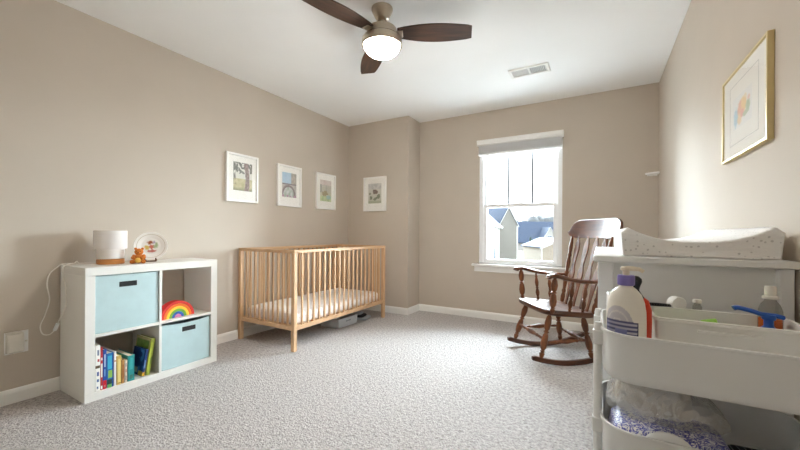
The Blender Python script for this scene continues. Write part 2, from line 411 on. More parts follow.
# ------------------------------------------------------------------ ceiling vent
vt = thing('ceiling_vent', 'white rectangular air vent set in the ceiling', 'vent', (-0.545, 3.215, H))
a = MB(); a.box(-0.165, -0.085, -0.012, 0.165, -0.062, 0).box(-0.165, 0.062, -0.012, 0.165, 0.085, 0).box(-0.165, -0.062, -0.012, -0.138, 0.062, 0).box(0.138, -0.062, -0.012, 0.165, 0.062, 0).box(-0.006, -0.062, -0.012, 0.006, 0.062, 0)
a.build('frame', M['trim'], vt, 0.003)
MB().box(-0.14, -0.064, -0.002, 0.14, 0.064, -0.0005).build('duct_opening', colour((140, 140, 140)), vt)
for k in range(20):
    x0 = -0.132 + k * 0.0136 + (0.008 if k >= 10 else 0)
    tilt = 0.005 if k < 10 else -0.005
    MB().loft([[(x0, y, -0.009), (x0 + 0.0015, y, -0.009), (x0 + 0.0015 + tilt, y, -0.0025), (x0 + tilt, y, -0.0025)] for y in (-0.062, 0.062)]).build('slat', M['trim'], vt, smooth=False)

# ------------------------------------------------------------------ ceiling fan
fan = thing('ceiling_fan', 'three-blade ceiling fan with a lit white dome and brushed nickel body', 'ceiling fan', (-1.218, 1.878, H))
MB().lathe([(0.068, 0), (0.068, -0.012), (0.061, -0.028), (0.042, -0.064), (0.032, -0.072), (0.018, -0.074)], n=32).build('canopy', M['nickel'], fan)
MB().lathe([(0.017, -0.072), (0.017, -0.132)], n=20).build('downrod', M['nickel'], fan)
mo = MB().lathe([(0.03, -0.129), (0.084, -0.130), (0.093, -0.134), (0.097, -0.142), (0.097, -0.186), (0.117, -0.192), (0.128, -0.200), (0.129, -0.208), (0.129, -0.240), (0.125, -0.246), (0.110, -0.244)], n=40).build('motor_housing', M['nickel'], fan)
MB().lathe([(0.0985, -0.182), (0.1175, -0.1895), (0.1175, -0.1925), (0.0985, -0.1865)], n=40, cap=False).build('trim_ring', M['bronze'], mo)
MB().lathe([(0.107, -0.238), (0.112, -0.248), (0.109, -0.258), (0.098, -0.274), (0.080, -0.288), (0.056, -0.298), (0.03, -0.303), (0.008, -0.304)], n=40).build('light_dome', M['dome'], fan)
def blade(ang):
    L0, L1 = 0.10, 0.565
    top = []; bot = []
    N = 18
    for i in range(N + 1):
        t = i / N; x = L0 + (L1 - L0) * t
        wl = 0.042 + 0.036 * math.sin(PI * min(1, t * 0.92) ** 0.9) + 0.012 * t
        wr = 0.042 + 0.030 * math.sin(PI * min(1, t * 0.92) ** 0.9) + 0.004 * t
        if i == N: wl *= 0.9; wr *= 0.9
        top.append((x + 0.012 * (1 if i == N else 0), wl)); bot.append((x, -wr))
    poly = top + bot[::-1]
    m4 = Matrix.Rotation(ang, 4, 'Z') @ Matrix.Translation((0, 0, -0.158)) @ Matrix.Rotation(math.radians(-9), 4, 'X')
    loops = [[(x, y, z) for x, y in poly] for z in (-0.004, 0.004)]
    b = MB().loft(loops).build('blade', M['walnut'], fan, 0.0015)
    b.rotation_euler = (math.radians(-9), 0, 0); b.rotation_euler = m4.to_euler(); b.location = m4.to_translation()
    k = MB().box(0.08, -0.03, -0.012, 0.135, 0.03, -0.0045).build('blade_bracket', M['nickel'], b, 0.004)
TH = math.radians(29.8055)
for ad_ in (-3, 104, 222): blade(TH + math.radians(ad_))

# ------------------------------------------------------------------ pictures on the walls
def picture(label, loc, rotz, w, h, d, border, wmat, pw, ph, pcx, pcy, art, fm='frame', group='framed watercolour prints', inner=None):
    """local frame: x along the wall, -y out of the wall, z up; origin at the centre on the wall"""
    t = thing('framed_print', label, 'picture', loc, rotz, group)
    a = MB(); b = border
    a.box(-w / 2, -d, -h / 2, -w / 2 + b, 0, h / 2).box(w / 2 - b, -d, -h / 2, w / 2, 0, h / 2).box(-w / 2 + b, -d, -h / 2, w / 2 - b, 0, -h / 2 + b).box(-w / 2 + b, -d, h / 2 - b, w / 2 - b, 0, h / 2)
    a.build('frame', M[fm], t, 0.0015)
    MB().box(-w / 2 + b, -0.012, -h / 2 + b, w / 2 - b, -0.004, h / 2 - b).build('mount', M['mount_board'], t)
    if inner:
        g = inner
        q = MB(); q.box(-g[0], -0.0125, -g[1], g[0], -0.012, -g[1] + .003).box(-g[0], -0.0125, g[1] - .003, g[0], -0.012, g[1]).box(-g[0], -0.0125, -g[1], -g[0] + .003, -0.012, g[1]).box(g[0] - .003, -0.0125, -g[1], g[0], -0.012, g[1])
        q.build('mount_line', colour((206, 204, 200)), t, smooth=False)
    inked('print', t, lambda u, v: (pcx + (u - .5) * pw, -0.0128, pcy + (v - .5) * ph), 44, 60, lambda u, v: mixc(art(u, v), (244, 242, 238), .22))
    MB().box(-w / 2 + b, -d * 0.72, -h / 2 + b, w / 2 - b, -d * 0.72 + 0.002, h / 2 - b).build('glass', M['glass'], t, smooth=False)
    return t
PAPER = (238, 234, 226)
def art_tree(u, v):
    c = mixc((206, 208, 196), (226, 224, 214), v + 0.3 * nz(u, v, 5))
    if v < 0.42: c = mixc((176, 170, 120), (206, 196, 150), 0.5 + nz(u, v, 7, 2))
    if v < 0.14: c = mixc((120, 124, 92), c, v / 0.14)
    if v > 0.62 + 0.2 * nz(u, 1, 5, 4) and nz(u, v, 9, 3) > -0.12: c = mixc((70, 74, 70), (120, 122, 112), 0.5 + nz(u, v, 14))
    x = abs(u - (0.70 + 0.05 * math.sin(v * 4)))
    if x < 0.11 + 0.05 * (0.5 - v) ** 2: c = mixc((104, 84, 78), (156, 134, 128), 0.5 + nz(u, v, 12, 5))
    if u < 0.12 and v > 0.2: c = mixc(c, (96, 96, 88), 0.5 + nz(u, v, 8, 8))
    return c
def art_bridge(u, v):
    c = mixc((196, 214, 226), (160, 196, 222), v + 0.4 * nz(u, v, 4))
    if v > 0.5 and u > 0.62 + 0.15 * nz(v, 3, 4): c = mixc((150, 146, 136), (188, 176, 160), 0.5 + nz(u, v, 8))
    if v < 0.55: c = mixc((196, 190, 184), (166, 158, 152), 0.5 + nz(u, v, 6, 3))
    if v < 0.55:
        r = math.hypot((u - 0.45) / 0.42, (v - 0.12) / 0.34)
        if 0.86 < r < 1.12: c = (120, 106, 108)
        if r < 0.86: c = mixc((204, 206, 208), (150, 168, 150), 0.5 + nz(u, v, 7, 9))
    if 0.50 < v < 0.56: c = (112, 104, 112)
    if v < 0.1 and nz(u, v, 6) > 0: c = (170, 130, 150)
    return c
def art_meadow(u, v):
    c = mixc((186, 190, 150), (196, 186, 178), v * 1.2 + 0.3 * nz(u, v, 5))
    if v > 0.75: c = mixc((200, 178, 172), (214, 204, 196), 0.5 + nz(u, v, 4))
    if 0.4 < v < 0.78 and abs(nz(u, 0, 9, 6)) < 0.16: c = (126, 128, 112)
    if math.hypot((u - 0.4) / 0.28, (v - 0.38) / 0.12) < 1 + 0.6 * nz(u, v, 10): c = mixc((136, 112, 84), (156, 148, 100), 0.5 + nz(u, v, 9))
    if v < 0.25: c = mixc((158, 184, 130), (196, 204, 150), 0.5 + nz(u, v, 6))
    if math.hypot((u - 0.75) / 0.2, (v - 0.2) / 0.1) < 1: c = (150, 186, 178)
    return c
def art_poppy(u, v):
    c = mixc((190, 188, 168), (204, 200, 190), v + 0.4 * nz(u, v, 4))
    if v > 0.72: c = mixc((176, 174, 172), (206, 204, 198), 0.5 + 1.2 * nz(u, v, 5))
    if math.hypot((u - 0.52) / 0.2, (v - 0.58) / 0.12) < 1 + 0.3 * nz(u, v, 8): c = (96, 74, 62)
    for px, py, s in ((0.2, 0.3, 0.1), (0.5, 0.2, 0.09), (0.8, 0.34, 0.12), (0.66, 0.26, 0.07), (0.12, 0.5, 0.06)):
        if math.hypot(u - px, v - py) < s * (1 + 0.6 * nz(u, v, 12)): c = (104, 110, 84)
    if v < 0.12: c = mixc((150, 160, 124), c, 0.4)
    return c
def art_right(u, v):
    c = (238, 238, 236)
    def blob(px, py, rx, ry, col, c):
        d_ = math.hypot((u - px) / rx, (v - py) / ry) + 0.35 * nz(u, v, 9, px)
        return mixc(col, c, (d_ - 0.7) / 0.4)
    c = blob(0.18, 0.36, 0.13, 0.30, (158, 196, 216), c)
    c = blob(0.42, 0.52, 0.16, 0.28, (226, 164, 132), c)
    c = blob(0.60, 0.60, 0.15, 0.30, (236, 198, 130), c)
    c = blob(0.38, 0.26, 0.14, 0.18, (232, 198, 150), c)
    c = blob(0.52, 0.36, 0.10, 0.14, (224, 150, 140), c)
    c = blob(0.80, 0.46, 0.12, 0.20, (164, 184, 150), c)
    c = blob(0.84, 0.68, 0.07, 0.08, (230, 190, 176), c)
    c = blob(0.68, 0.30, 0.16, 0.09, (178, 190, 160), c)
    return c
Q = PI / 2
picture('white framed print of a dark tree trunk, nearest the shelf', (XL, 2.122, 1.51), Q, 0.338, 0.45, 0.028, 0.020, 'frame', 0.20, 0.265, 0.006, 0.015, art_tree)
picture('white framed print of an arched bridge, middle one above the crib', (XL, 2.70, 1.505), Q, 0.338, 0.445, 0.028, 0.020, 'frame', 0.20, 0.265, 0.0, 0.012, art_bridge)
picture('white framed print of a green meadow, nearest the room corner above the crib', (XL, 3.283, 1.508), Q, 0.345, 0.44, 0.028, 0.020, 'frame', 0.20, 0.26, 0.0, 0.01, art_meadow)
picture('white framed print of a dark flower, alone on the boxed-out corner wall', (-2.516, YJ, 1.502), 0, 0.343, 0.44, 0.028, 0.020, 'frame', 0.20, 0.255, 0.0, 0.008, art_poppy)
picture('large pale gold framed pastel print on the right wall', (XR, 1.786, 1.482), -Q, 0.474, 0.348, 0.018, 0.010, 'gold', 0.205, 0.125, -0.01, 0.0, art_right, 'gold', 'large gold picture', (0.15, 0.12))

# ------------------------------------------------------------------ small corner shelf
cs = thing('corner_shelf', 'tiny white ledge shelf in the far right corner', 'shelf', (XR, YB - 0.02, 1.572))
cs.location = (XR, YB, 1.57)
MB().prism([(0, 0), (-0.105, 0), (-0.105, -0.016), (-0.06, -0.055), (-0.02, -0.075), (0, -0.075)], 'z', 0, 0.018).build('ledge', M['trim'], cs, 0.003)
MB().box(-0.09, -0.006, -0.012, -0.01, 0, 0).build('wall_cleat', M['trim'], cs, 0.001)

# ------------------------------------------------------------------ wall outlet with box cover
ol = thing('wall_outlet', 'white outlet with a raised safety cover box on the left wall', 'outlet', (XL, 0.654, 0.349), Q)
MB().box(-0.049, -0.006, -0.064, 0.049, 0, 0.064).build('wall_plate', M['white'], ol, 0.002)
MB().loft([rrect(-0.045, -0.058, 0.030, 0.058, 0.008, 0.0), rrect(-0.043, -0.056, 0.026, 0.056, 0.008, 0.026), rrect(-0.034, -0.05, 0.014, 0.05, 0.008, 0.034)]).build('safety_cover', M['offwhite'], ol).rotation_euler = (Q, 0, 0)
MB().lathe([(0.006, 0), (0.005, 0.003)], (0.040, -0.006, 0.0), (0, -1, 0), 10).build('latch_button', M['offwhite'], ol)
MB().box(-0.046, -0.02, 0.056, 0.02, -0.004, 0.064).build('hinge_lip', M['offwhite'], ol, 0.002)

# ------------------------------------------------------------------ cube shelf
SX0, SX1, SY0, SY1, SZ = -2.945, -2.574, 0.842, 1.643, 0.787
sh = thing('cube_shelf', 'white four-cube shelf unit standing on the carpet', 'shelf unit', ((SX0 + SX1) / 2, (SY0 + SY1) / 2, 0))
def S(name, x0, y0, z0, x1, y1, z1, bev=0.0012, mt='shelf'):
    ox, oy = sh.location.x, sh.location.y
    return box(name, M[mt], sh, x0 - ox, y0 - oy, z0, x1 - ox, y1 - oy, z1, bev)
S('top_panel', SX0, SY0, SZ - 0.05, SX1, SY1, SZ); S('bottom_panel', SX0, SY0, 0, SX1, SY1, 0.046)
S('side_panel', SX0, SY0, 0.046, SX1, SY0 + 0.048, SZ - 0.05); S('side_panel', SX0, SY1 - 0.048, 0.046, SX1, SY1, SZ - 0.05)
S('divider', SX0, 1.2345, 0.046, SX1, 1.2505, SZ - 0.05)
S('middle_shelf', SX0, SY0 + 0.048, 0.372, SX1, 1.2345, 0.390); S('middle_shelf', SX0, 1.2505, 0.372, SX1, SY1 - 0.048, 0.390)
C0, C1, C2, C3 = SY0 + 0.048, 1.2345, 1.2505, SY1 - 0.048

def bin_(label, y0, y1, z0, h, sag, slump, hy, hz):
    t = thing('storage_bin', label, 'storage bin', (SX1 - 0.19, (y0 + y1) / 2, z0), 0, 'pale blue fabric bins')
    w = (y1 - y0) / 2; D0, D1 = -0.17, 0.186 - slump
    # fabric wall: a bowed front, open top with thickness
    N = 14
    def ring(z, ins, dip):
        pts = []
        for i in range(N + 1):
            u = -1 + 2 * i / N; pts.append((D1 - ins - 0.006 * abs(u) ** 3, u * (w - ins), z - dip * (1 - u * u)))
        for i in range(N + 1):
            u = 1 - 2 * i / N; pts.append((D0 + ins, u * (w - ins), z))
        return pts
    MB().loft([ring(0.0, 0.002, 0), ring(h * 0.25, 0.0, 0), ring(h * 0.7, 0.0, 0), ring(h, 0.0015, sag), ring(h, 0.006, sag), ring(0.012, 0.008, 0)]).build('fabric_box', M['bluefab'], t)
    MB().box(D1 - 0.002, hy - 0.047, hz - 0.016, D1 + 0.0025, hy + 0.047, hz + 0.016).build('handle_slot', M['black'], t, 0.002)
    sb = MB(); sb.box(D1 - 0.003, -w + 0.004, 0.004, D1 + 0.001, w - 0.004, 0.010)
    sb.build('hem', M['bluefab'], t)
    return t
bin_('pale blue fabric bin in the upper cube beneath the lamp', C0 + 0.002, C1 - 0.002, 0.390, 0.341, 0.0, 0.002, -0.005, 0.672 - 0.390)
bin_('pale blue fabric bin in the lower cube beneath the rainbow', C2 + 0.004, C3 - 0.004, 0.046, 0.312, 0.012, 0.004, 0.012, 0.303 - 0.046)

# rainbow stacking toy
rb = thing('rainbow_toy', 'rainbow arch stacking toy in the open upper cube', 'toy', (-2.64, 1.373, 0.390), math.radians(94))
cols = [((212, 40, 34), .119), ((236, 118, 36), .099), ((248, 206, 56), .080), ((120, 178, 60), .061), ((44, 96, 176), .042), ((216, 130, 176), .0235)]
for i, (c_, ro) in enumerate(cols):
    ri = cols[i + 1][1] + 0.0012 if i < 5 else 0.0
    n = 28; po = [(ro * math.cos(PI * k / n), ro * 0.97 * math.sin(PI * k / n)) for k in range(n + 1)]
    pi_ = [(ri * math.cos(PI * k / n), ri * 0.97 * math.sin(PI * k / n)) for k in range(n, -1, -1)] if ri > 0 else []
    o = MB().prism(po + pi_, 'y', -0.03, 0.03).build('arch', colour(c_, 0.5), rb, 0.002)
    o['label'] = ['red outer arch', 'orange arch', 'yellow arch', 'green arch', 'blue arch', 'pink core arch'][i]

# books
def book(label, y, h, th, depth, cover, spine=None, lean=0.0, x=-2.592, pages='paper', marks=()):
    t = thing('book', label, 'book', (x, y, 0.0465 + th * math.sin(lean)), 0, 'books in the lower cube')
    t.rotation_euler = (-lean, 0, 0)
    c = MB(); k = 0.0025
    c.box(-depth, 0, 0, 0, k, h).box(-depth, th - k, 0, 0, th, h).box(-k, k, 0, 0.0006, th - k, h)
    c.build('cover', colour(cover), t, 0.0008)
    MB().box(-depth + 0.004, k, 0.004, -k, th - k, h - 0.004).build('pages', M[pages], t)
    for z0, z1, cc, a0, a1 in marks:
        MB().box(0.0004, th * a0, h * z0, 0.0012, th * a1, h * z1).build('spine_print', colour(cc), t, smooth=False)
    return t
W_, B_, R_ = (244, 242, 236), (28, 66, 150), (200, 44, 48)
book('tall white book with dark spine specks, first on the shelf from the outer panel', 0.898, 0.272, 0.024, 0.20, W_, marks=[(.5, .56, (96, 84, 60), .0, .9), (.05, .1, (90, 110, 150), .3, .6), (.2, .26, (80, 100, 150), .3, .7), (.33, .42, (80, 100, 150), .3, .7), (.64, .7, (190, 90, 90), .4, .8), (.78, .9, (120, 130, 150), .35, .7)])
book('thin red and white book between the white book and a blue one', 0.9235, 0.255, 0.010, 0.19, (196, 60, 62), marks=[(.02, .10, W_, .1, .9), (.3, .62, W_, .15, .85), (.7, .76, W_, .2, .8)])
book('royal blue book with a red foot on its spine', 0.935, 0.238, 0.017, 0.19, (34, 78, 166), marks=[(.0, .22, (208, 48, 60), 0, 1), (.05, .10, W_, .3, .7), (.32, .5, (120, 170, 220), .35, .65), (.56, .88, (190, 214, 236), .35, .65)])
book('bright blue book with a green patch on its spine', 0.9535, 0.21, 0.034, 0.19, (30, 110, 178), marks=[(.0, .1, (108, 178, 96), .08, .72), (.10, .24, (26, 60, 62), .05, .75), (.28, .5, (140, 190, 90), .2, .8), (.54, .92, (60, 172, 210), .1, .72), (.02, .98, (24, 64, 140), .8, .98)])
book('slim white book between bright blue and yellow books', 0.989, 0.213, 0.012, 0.19, (240, 236, 226), marks=[(.7, .74, (200, 140, 110), .1, .9)])
book('yellow book in the lower cube', 1.005, 0.178, 0.022, 0.17, (226, 196, 112), marks=[(.1, .9, (240, 222, 150), .3, .62), (.04, .07, (150, 120, 60), .1, .9)])
book('small tan book beside the teal one', 1.0305, 0.147, 0.013, 0.15, (192, 142, 84), marks=[(.2, .8, (150, 96, 54), .3, .7)])
book('small cream book with grey spine specks next to the teal one', 1.0455, 0.142, 0.014, 0.15, (214, 204, 190), marks=[(.1, .3, (150, 140, 140), .3, .7), (.45, .6, (176, 120, 110), .3, .7), (.7, .85, (140, 140, 150), .3, .7)])
book('thick teal book standing upright in the lower cube', 1.063, 0.163, 0.036, 0.22, (42, 152, 152), marks=[(.08, .24, (60, 120, 110), .25, .75), (.45, .9, (66, 178, 178), .3, .7)])
nb = book('leaning navy blue book with a yellow corner', 1.142, 0.172, 0.014, 0.16, (24, 54, 112), lean=math.radians(9), x=-2.60, marks=[(.02, .16, (236, 176, 52), .0, 1), (.3, .6, (120, 150, 190), .2, .8)])
inked('cover_art', nb, lambda u, v: (-0.158 + u * 0.157, -0.0006, 0.002 + v * 0.168), 20, 20, lambda u, v: (236, 178, 60) if (u > .66 and v < .2) else ((176, 172, 150) if (u < .6 and u > .25 and v < .26 and v > .05) else ((60, 116, 178) if nz(u, v, 4) > .12 and u > .55 else (22, 52, 110))))
gb = book('leaning green and cream book against the shelf divider', 1.163, 0.236, 0.026, 0.19, (150, 164, 62), lean=math.radians(8), x=-2.597, marks=[(.1, .9, (176, 190, 66), .1, .55), (.3, .5, (96, 120, 50), .6, .9)])
inked('cover_art', gb, lambda u, v: (-0.188 + u * 0.187, -0.0006, 0.002 + v * 0.232), 24, 24, lambda u, v: (206, 196, 150) if (u < .08 or u > .92 or v > .93 or v < .06) else ((232, 226, 206) if (u > .78 and v < .6) else mixc((86, 120, 52), (116, 150, 70), .5 + nz(u, v, 6))))

# ------------------------------------------------------------------ on top of the shelf
lp = thing('table_lamp', 'frosted glass lamp with amber base and white cord on the cube shelf', 'lamp', (-2.795, 1.045, SZ))
MB().lathe([(0.069, 0), (0.073, 0.004), (0.073, 0.030), (0.067, 0.034)], n=36).build('base', M['amber'], lp)
MB().lathe([(0.071, 0.0345), (0.0725, 0.04), (0.0725, 0.098), (0.069, 0.098), (0.069, 0.036)], n=40, cap=False).build('lower_glass', M['frost'], lp)
MB().lathe([(0.069, 0.0985), (0.086, 0.0985), (0.0875, 0.102), (0.0875, 0.218), (0.084, 0.218), (0.084, 0.105), (0.069, 0.1025)], n=40, cap=False).build('lamp_shade', M['frost'], lp)
MB().lathe([(0.018, 0.034), (0.018, 0.08), (0.03, 0.10), (0.032, 0.12), (0.02, 0.145), (0.004, 0.15)], n=20).build('bulb', M['white'], lp)
L = lp.location
cpts = [(-2.86, 1.02, .79), (-2.90, .96, .792), (-2.925, .90, .793), (-2.935, .85, .793), (-2.937, .825, .775), (-2.937, .79, .735), (-2.937, .779, .669), (-2.937, .79, .575), (-2.937, .77, .487), (-2.937, .75, .425), (-2.937, .76, .374), (-2.937, .79, .362), (-2.935, .815, .385)]
cpts2 = [(-2.915, .822, .425), (-2.88, .82, .455), (-2.80, .821, .53), (-2.78, .821, .58), (-2.785, .821, .646), (-2.83, .821, .732), (-2.85, .826, .778), (-2.88, .86, .793), (-2.925, .90, .793), (-2.948, .93, .78), (-2.949, .95, .5)]
sub = lambda P: [tuple(Vector(p) - L) for p in P]
co = MB().tube(smooth_path(sub(cpts)), 0.0034, 8).build('cord', M['cord'], lp)
MB().tube(smooth_path(sub(cpts2)), 0.0034, 8).build('cord', M['cord'], lp)
a_, b_ = Vector(cpts[-1]) - L, Vector(cpts2[0]) - L
dr = (b_ - a_).normalized()
MB().tube([a_ - dr * 0.006, a_ - dr * 0.002, b_ + dr * 0.002, b_ + dr * 0.006], [0.006, 0.011, 0.011, 0.006], 12, 0.7).build('cord_switch', M['white'], lp)

pl = thing('decorative_plate', 'round white plate with a printed centre standing on top of the shelf', 'plate', (-2.752, 1.262, SZ + 0.0125), math.radians(60))
tiltm = Matrix.Rotation(math.radians(-9), 4, 'X')
def tl(p): return tiltm @ Vector(p)
R0 = 0.099
prof = [(0.004, 0.002), (0.055, 0.002), (0.065, -0.002), (R0 - .003, -0.009), (R0, -0.009), (R0 + 0.001, -0.007), (R0 - .004, -0.005), (0.066, 0.002), (0.056, 0.0065), (0.004, 0.0065)]
po = MB().lathe(prof, (0, 0, R0), (0, 1, 0), 44).build('plate_body', M['porcelain'], pl); po.rotation_euler = (math.radians(-9), 0, 0)
def plate_art(u, v):
    x, y = u * 2 - 1, v * 2 - 1; c = (248, 246, 242)
    if math.hypot(x, y) > 0.96: return c
    for px, py, rx, ry, col in ((-.1, .45, .34, .3, (168, 104, 70)), (-.45, -.15, .3, .36, (226, 196, 110)), (.05, -.1, .3, .34, (216, 128, 110)), (.5, .1, .26, .4, (176, 190, 150)), (.1, -.62, .5, .2, (206, 130, 120)), (.3, .5, .2, .22, (190, 176, 196))):
        d_ = math.hypot((x - px) / rx, (y - py) / ry) + .5 * nz(x, y, 5, px)
        c = mixc(col, c, (d_ - .6) / .4)
    return c
def plate_pos(u, v):
    a, r_ = u * 2 * PI, v * 0.056
    return tl((r_ * math.cos(a), 0.0014, R0 + r_ * math.sin(a)))
inked('plate_print', pl, plate_pos, 40, 14, lambda u, v: plate_art(.5 + .5 * v * math.cos(u * 2 * PI), .5 + .5 * v * math.sin(u * 2 * PI)), M['inkgloss'])
def plate_ring(u, v):
    a, r_ = u * 2 * PI, 0.081 + v * 0.003
    return tl((r_ * math.cos(a), -0.0072 - v * .0007, R0 + r_ * math.sin(a)))
inked('rim_line', pl, plate_ring, 48, 1, lambda u, v: (206, 196, 180), M['inkgloss'])
es = thing('plate_stand', 'small dark wooden easel holding up the decorative plate', 'plate stand', (-2.752, 1.262, SZ), math.radians(60))
for sx in (-1, 1):
    MB().tube([(sx * .032, -.032, .012), (sx * .032, -.034, .026), (sx * .032, -.028, .014), (sx * .032, -.016, .006), (sx * .032, .02, .006), (sx * .026, .030, .05), (sx * .012, .046, .085)], .0042, 8).build('arm', M['bronze'], es)
MB().tube([(-.032, -.012, .006), (.032, -.012, .006)], .0045, 8).build('crossbar', M['bronze'], es)
MB().tube([(-.012, .046, .085), (.012, .046, .085)], .004, 8).build('crossbar', M['bronze'], es)

bear = thing('toy_bear', 'small orange-brown sitting toy bear with a yellow ball, beside the plate', 'toy', (-2.695, 1.165, SZ), math.radians(-32))
bear.scale = (1.2, 1.2, 1.2)
MB().ball((0, 0, .027), .023, .025, .027).build('body', M['orange_bear'], bear)
hd = MB().ball((.003, 0, .064), .0195, .021, .019).ball((.018, 0, .059), .009, .010, .008).ball((-.001, .016, .081), .007).ball((-.001, -.016, .081), .007).build('head', M['orange_bear'], bear)
MB().ball((.026, 0, .061), .003).ball((.019, .008, .068), .0022).ball((.019, -.008, .068), .0022).build('face', M['black'], hd)
for s_ in (-1, 1):
    MB().tube([(.002, s_ * .022, .042), (.018, s_ * .026, .032), (.03, s_ * .014, .027)], [.009, .0085, .008], 10).build('arm', M['orange_bear'], bear)
    MB().tube([(.006, s_ * .016, .0115), (.03, s_ * .024, .0112), (.042, s_ * .026, .0112), (.045, s_ * .026, .014)], [.0112, .0112, .0108, .008], 10).build('leg', M['orange_bear'], bear)
MB().ball((.036, 0, .018), .0145).build('ball', M['yellow'], bear)

# ------------------------------------------------------------------ crib
cx0, cx1, cy0, cy1, cz = -2.938, -2.205, 2.082, 3.505, 0.852
cr = thing('crib', 'light beech slatted crib against the left wall', 'crib', ((cx0 + cx1) / 2, (cy0 + cy1) / 2, 0))
ox, oy = cr.location.x, cr.location.y
hx, hy = (cx1 - cx0) / 2, (cy1 - cy0) / 2
P = 0.036
for sx in (-1, 1):
    for sy in (-1, 1):
        x0, y0 = sx * hx - (P if sx > 0 else 0), sy * hy - (P if sy > 0 else 0)
        MB().box(x0, y0, 0, x0 + P, y0 + P, cz - 0.027).build('post', M['beech'], cr, 0.003)
for sy in (-1, 1):
    y0 = sy * hy - (P if sy > 0 else 0)
    box('top_rail', M['beechh'], cr, -hx, y0, cz - 0.027, hx, y0 + P, cz, 0.003)
    box('bottom_rail', M['beechh'], cr, -hx + P, y0 + 0.008, 0.172, hx - P, y0 + P - 0.008, 0.208, 0.003)
for sx in (-1, 1):
    x0 = sx * hx - (P if sx > 0 else 0)
    box('top_rail', M['beechh'], cr, x0, -hy + P, cz - 0.027, x0 + P, hy - P, cz, 0.003)
    box('bottom_rail', M['beechh'], cr, x0 + 0.008, -hy + P, 0.172, x0 + P - 0.008, hy - P, 0.208, 0.003)
first = MB().box(-.009, -.006, 0.206, .009, .006, cz - .025).build('slat', M['beech'], cr, 0.002)
firsts = MB().box(-.006, -.009, 0.206, .006, .009, cz - .025).build('slat', M['beech'], cr, 0.002)
NE, NS = 10, 18
started = False
for sy in (-1, 1):
    for k in range(NE):
        xx = -hx + P + (2 * hx - 2 * P) * (k + 1) / (NE + 1); yy = sy * (hy - P / 2)
        o = first if (sy == -1 and k == 0) else dup_part(first); o.location = (xx, yy, 0)
for sx in (-1, 1):
    for k in range(NS):
        yy = -hy + P + (2 * hy - 2 * P) * (k + 1) / (NS + 1); xx = sx * (hx - P / 2)
        o = firsts if (sx == -1 and k == 0) else dup_part(firsts); o.location = (xx, yy, 0)
bb = MB()
for k in range(12):
    yy = -hy + .07 + k * (2 * hy - .14) / 11; bb.box(-hx + .033, yy - .03, .193, hx - .033, yy + .03, .205)
bb.box(-hx + .035, -hy + .033, .182, -hx + .065, hy - .033, .193).box(hx - .065, -hy + .033, .182, hx - .035, hy - .033, .193)
bb.build('mattress_base', M['beech'], cr)
mt = thing('crib_mattress', 'crib mattress in a pale patterned fitted sheet', 'mattress', (ox, oy, 0.206))
mh, ml = hx - .052, hy - .052
ml_ = [rrect(-mh + i_, -ml + i_, mh - i_, ml - i_, .045, z, 5) for i_, z in ((.012, 0.0), (.002, .008), (0, .03), (0, .075), (.004, .09), (.014, .098), (.05, .101))]
MB().loft(ml_).build('mattress', M['sheet'], mt, angle=70)

# things beneath the crib
bx = thing('storage_box', 'low grey lidless box pushed under the crib', 'box', (-2.47, 2.99, 0))
MB().loft([rrect(-.13, -.16, .12, .16, .012, 0), rrect(-.135, -.165, .125, .165, .012, .085), rrect(-.139, -.169, .129, .169, .014, .086), rrect(-.139, -.169, .129, .169, .014, .093), rrect(-.128, -.158, .118, .158, .012, .093), rrect(-.125, -.155, .115, .155, .012, .006)]).build('box_body', M['graybox'], bx)
MB().box(.1215, -.04, .05, .126, .04, .066).build('grip', colour((150, 156, 162)), bx, 0.002)
sl = thing('folded_blanket', 'dark and pale blue folded cloth on the carpet under the crib', 'cloth', (-2.45, 3.31, 0), math.radians(14))
def fold(name, z0, z1, x0, x1, y0, y1, m_):
    lo = []
    for i_, z in ((.012, z0), (.002, z0 + .25 * (z1 - z0)), (0, (z0 + z1) / 2), (.002, z1 - .25 * (z1 - z0)), (.014, z1)):
        lo.append([(x, y, zz + .004 * nz(x, y, 16) if zz > .01 else zz) for x, y, zz in rrect(x0 + i_, y0 + i_, x1 - i_, y1 - i_, .03, z, 4)])
    return MB().loft(lo).build(name, M[m_], sl, angle=75)
fold('lower_fold', 0.0, .026, -.10, .13, -.10, .10, 'lightshoe')
fold('upper_fold', .0262, .05, -.11, .085, -.09, .07, 'darkshoe')
fold('top_fold', .0505, .068, -.04, .05, -.06, .06, 'lightshoe')

# ------------------------------------------------------------------ rocking chair (local x = towards the back, y = chair's far side)
PHI = math.radians(34)
ch = thing('rocking_chair', 'dark stained wooden rocking chair with turned spindles by the window', 'rocking chair', (-0.344, 3.13, 0), PHI)
U0, RR = 0.03, 0.9
def rz(u): return (u - U0) ** 2 / (2 * RR)
LEG = [(0, .012), (.04, .016), (.10, .020), (.13, .012), (.15, .020), (.17, .012), (.22, .021), (.34, .026), (.50, .020), (.55, .012), (.58, .022), (.61, .012), (.65, .020), (.78, .025), (.92, .018), (.95, .012), (1, .013)]
SPN = [(0, .009), (.05, .012), (.10, .009), (.13, .014), (.16, .009), (.2, .013), (.30, .018), (.40, .013), (.44, .009), (.47, .015), (.50, .009), (.54, .013), (.66, .017), (.78, .012), (.83, .009), (.86, .013), (.90, .009), (1, .009)]
POST = [(0, .012), (.04, .016), (.10, .019), (.15, .012), (.18, .018), (.21, .012), (.30, .018), (.36, .02), (.42, .013), (.45, .019), (.48, .013), (.55, .017), (.62, .019), (.68, .012), (.71, .018), (.74, .012), (.82, .017), (.90, .015), (.94, .012), (1, .011)]
STR = [(0, .008), (.12, .011), (.22, .009), (.26, .014), (.29, .009), (.38, .015), (.5, .021), (.62, .015), (.71, .009), (.74, .014), (.78, .009), (.88, .011), (1, .008)]
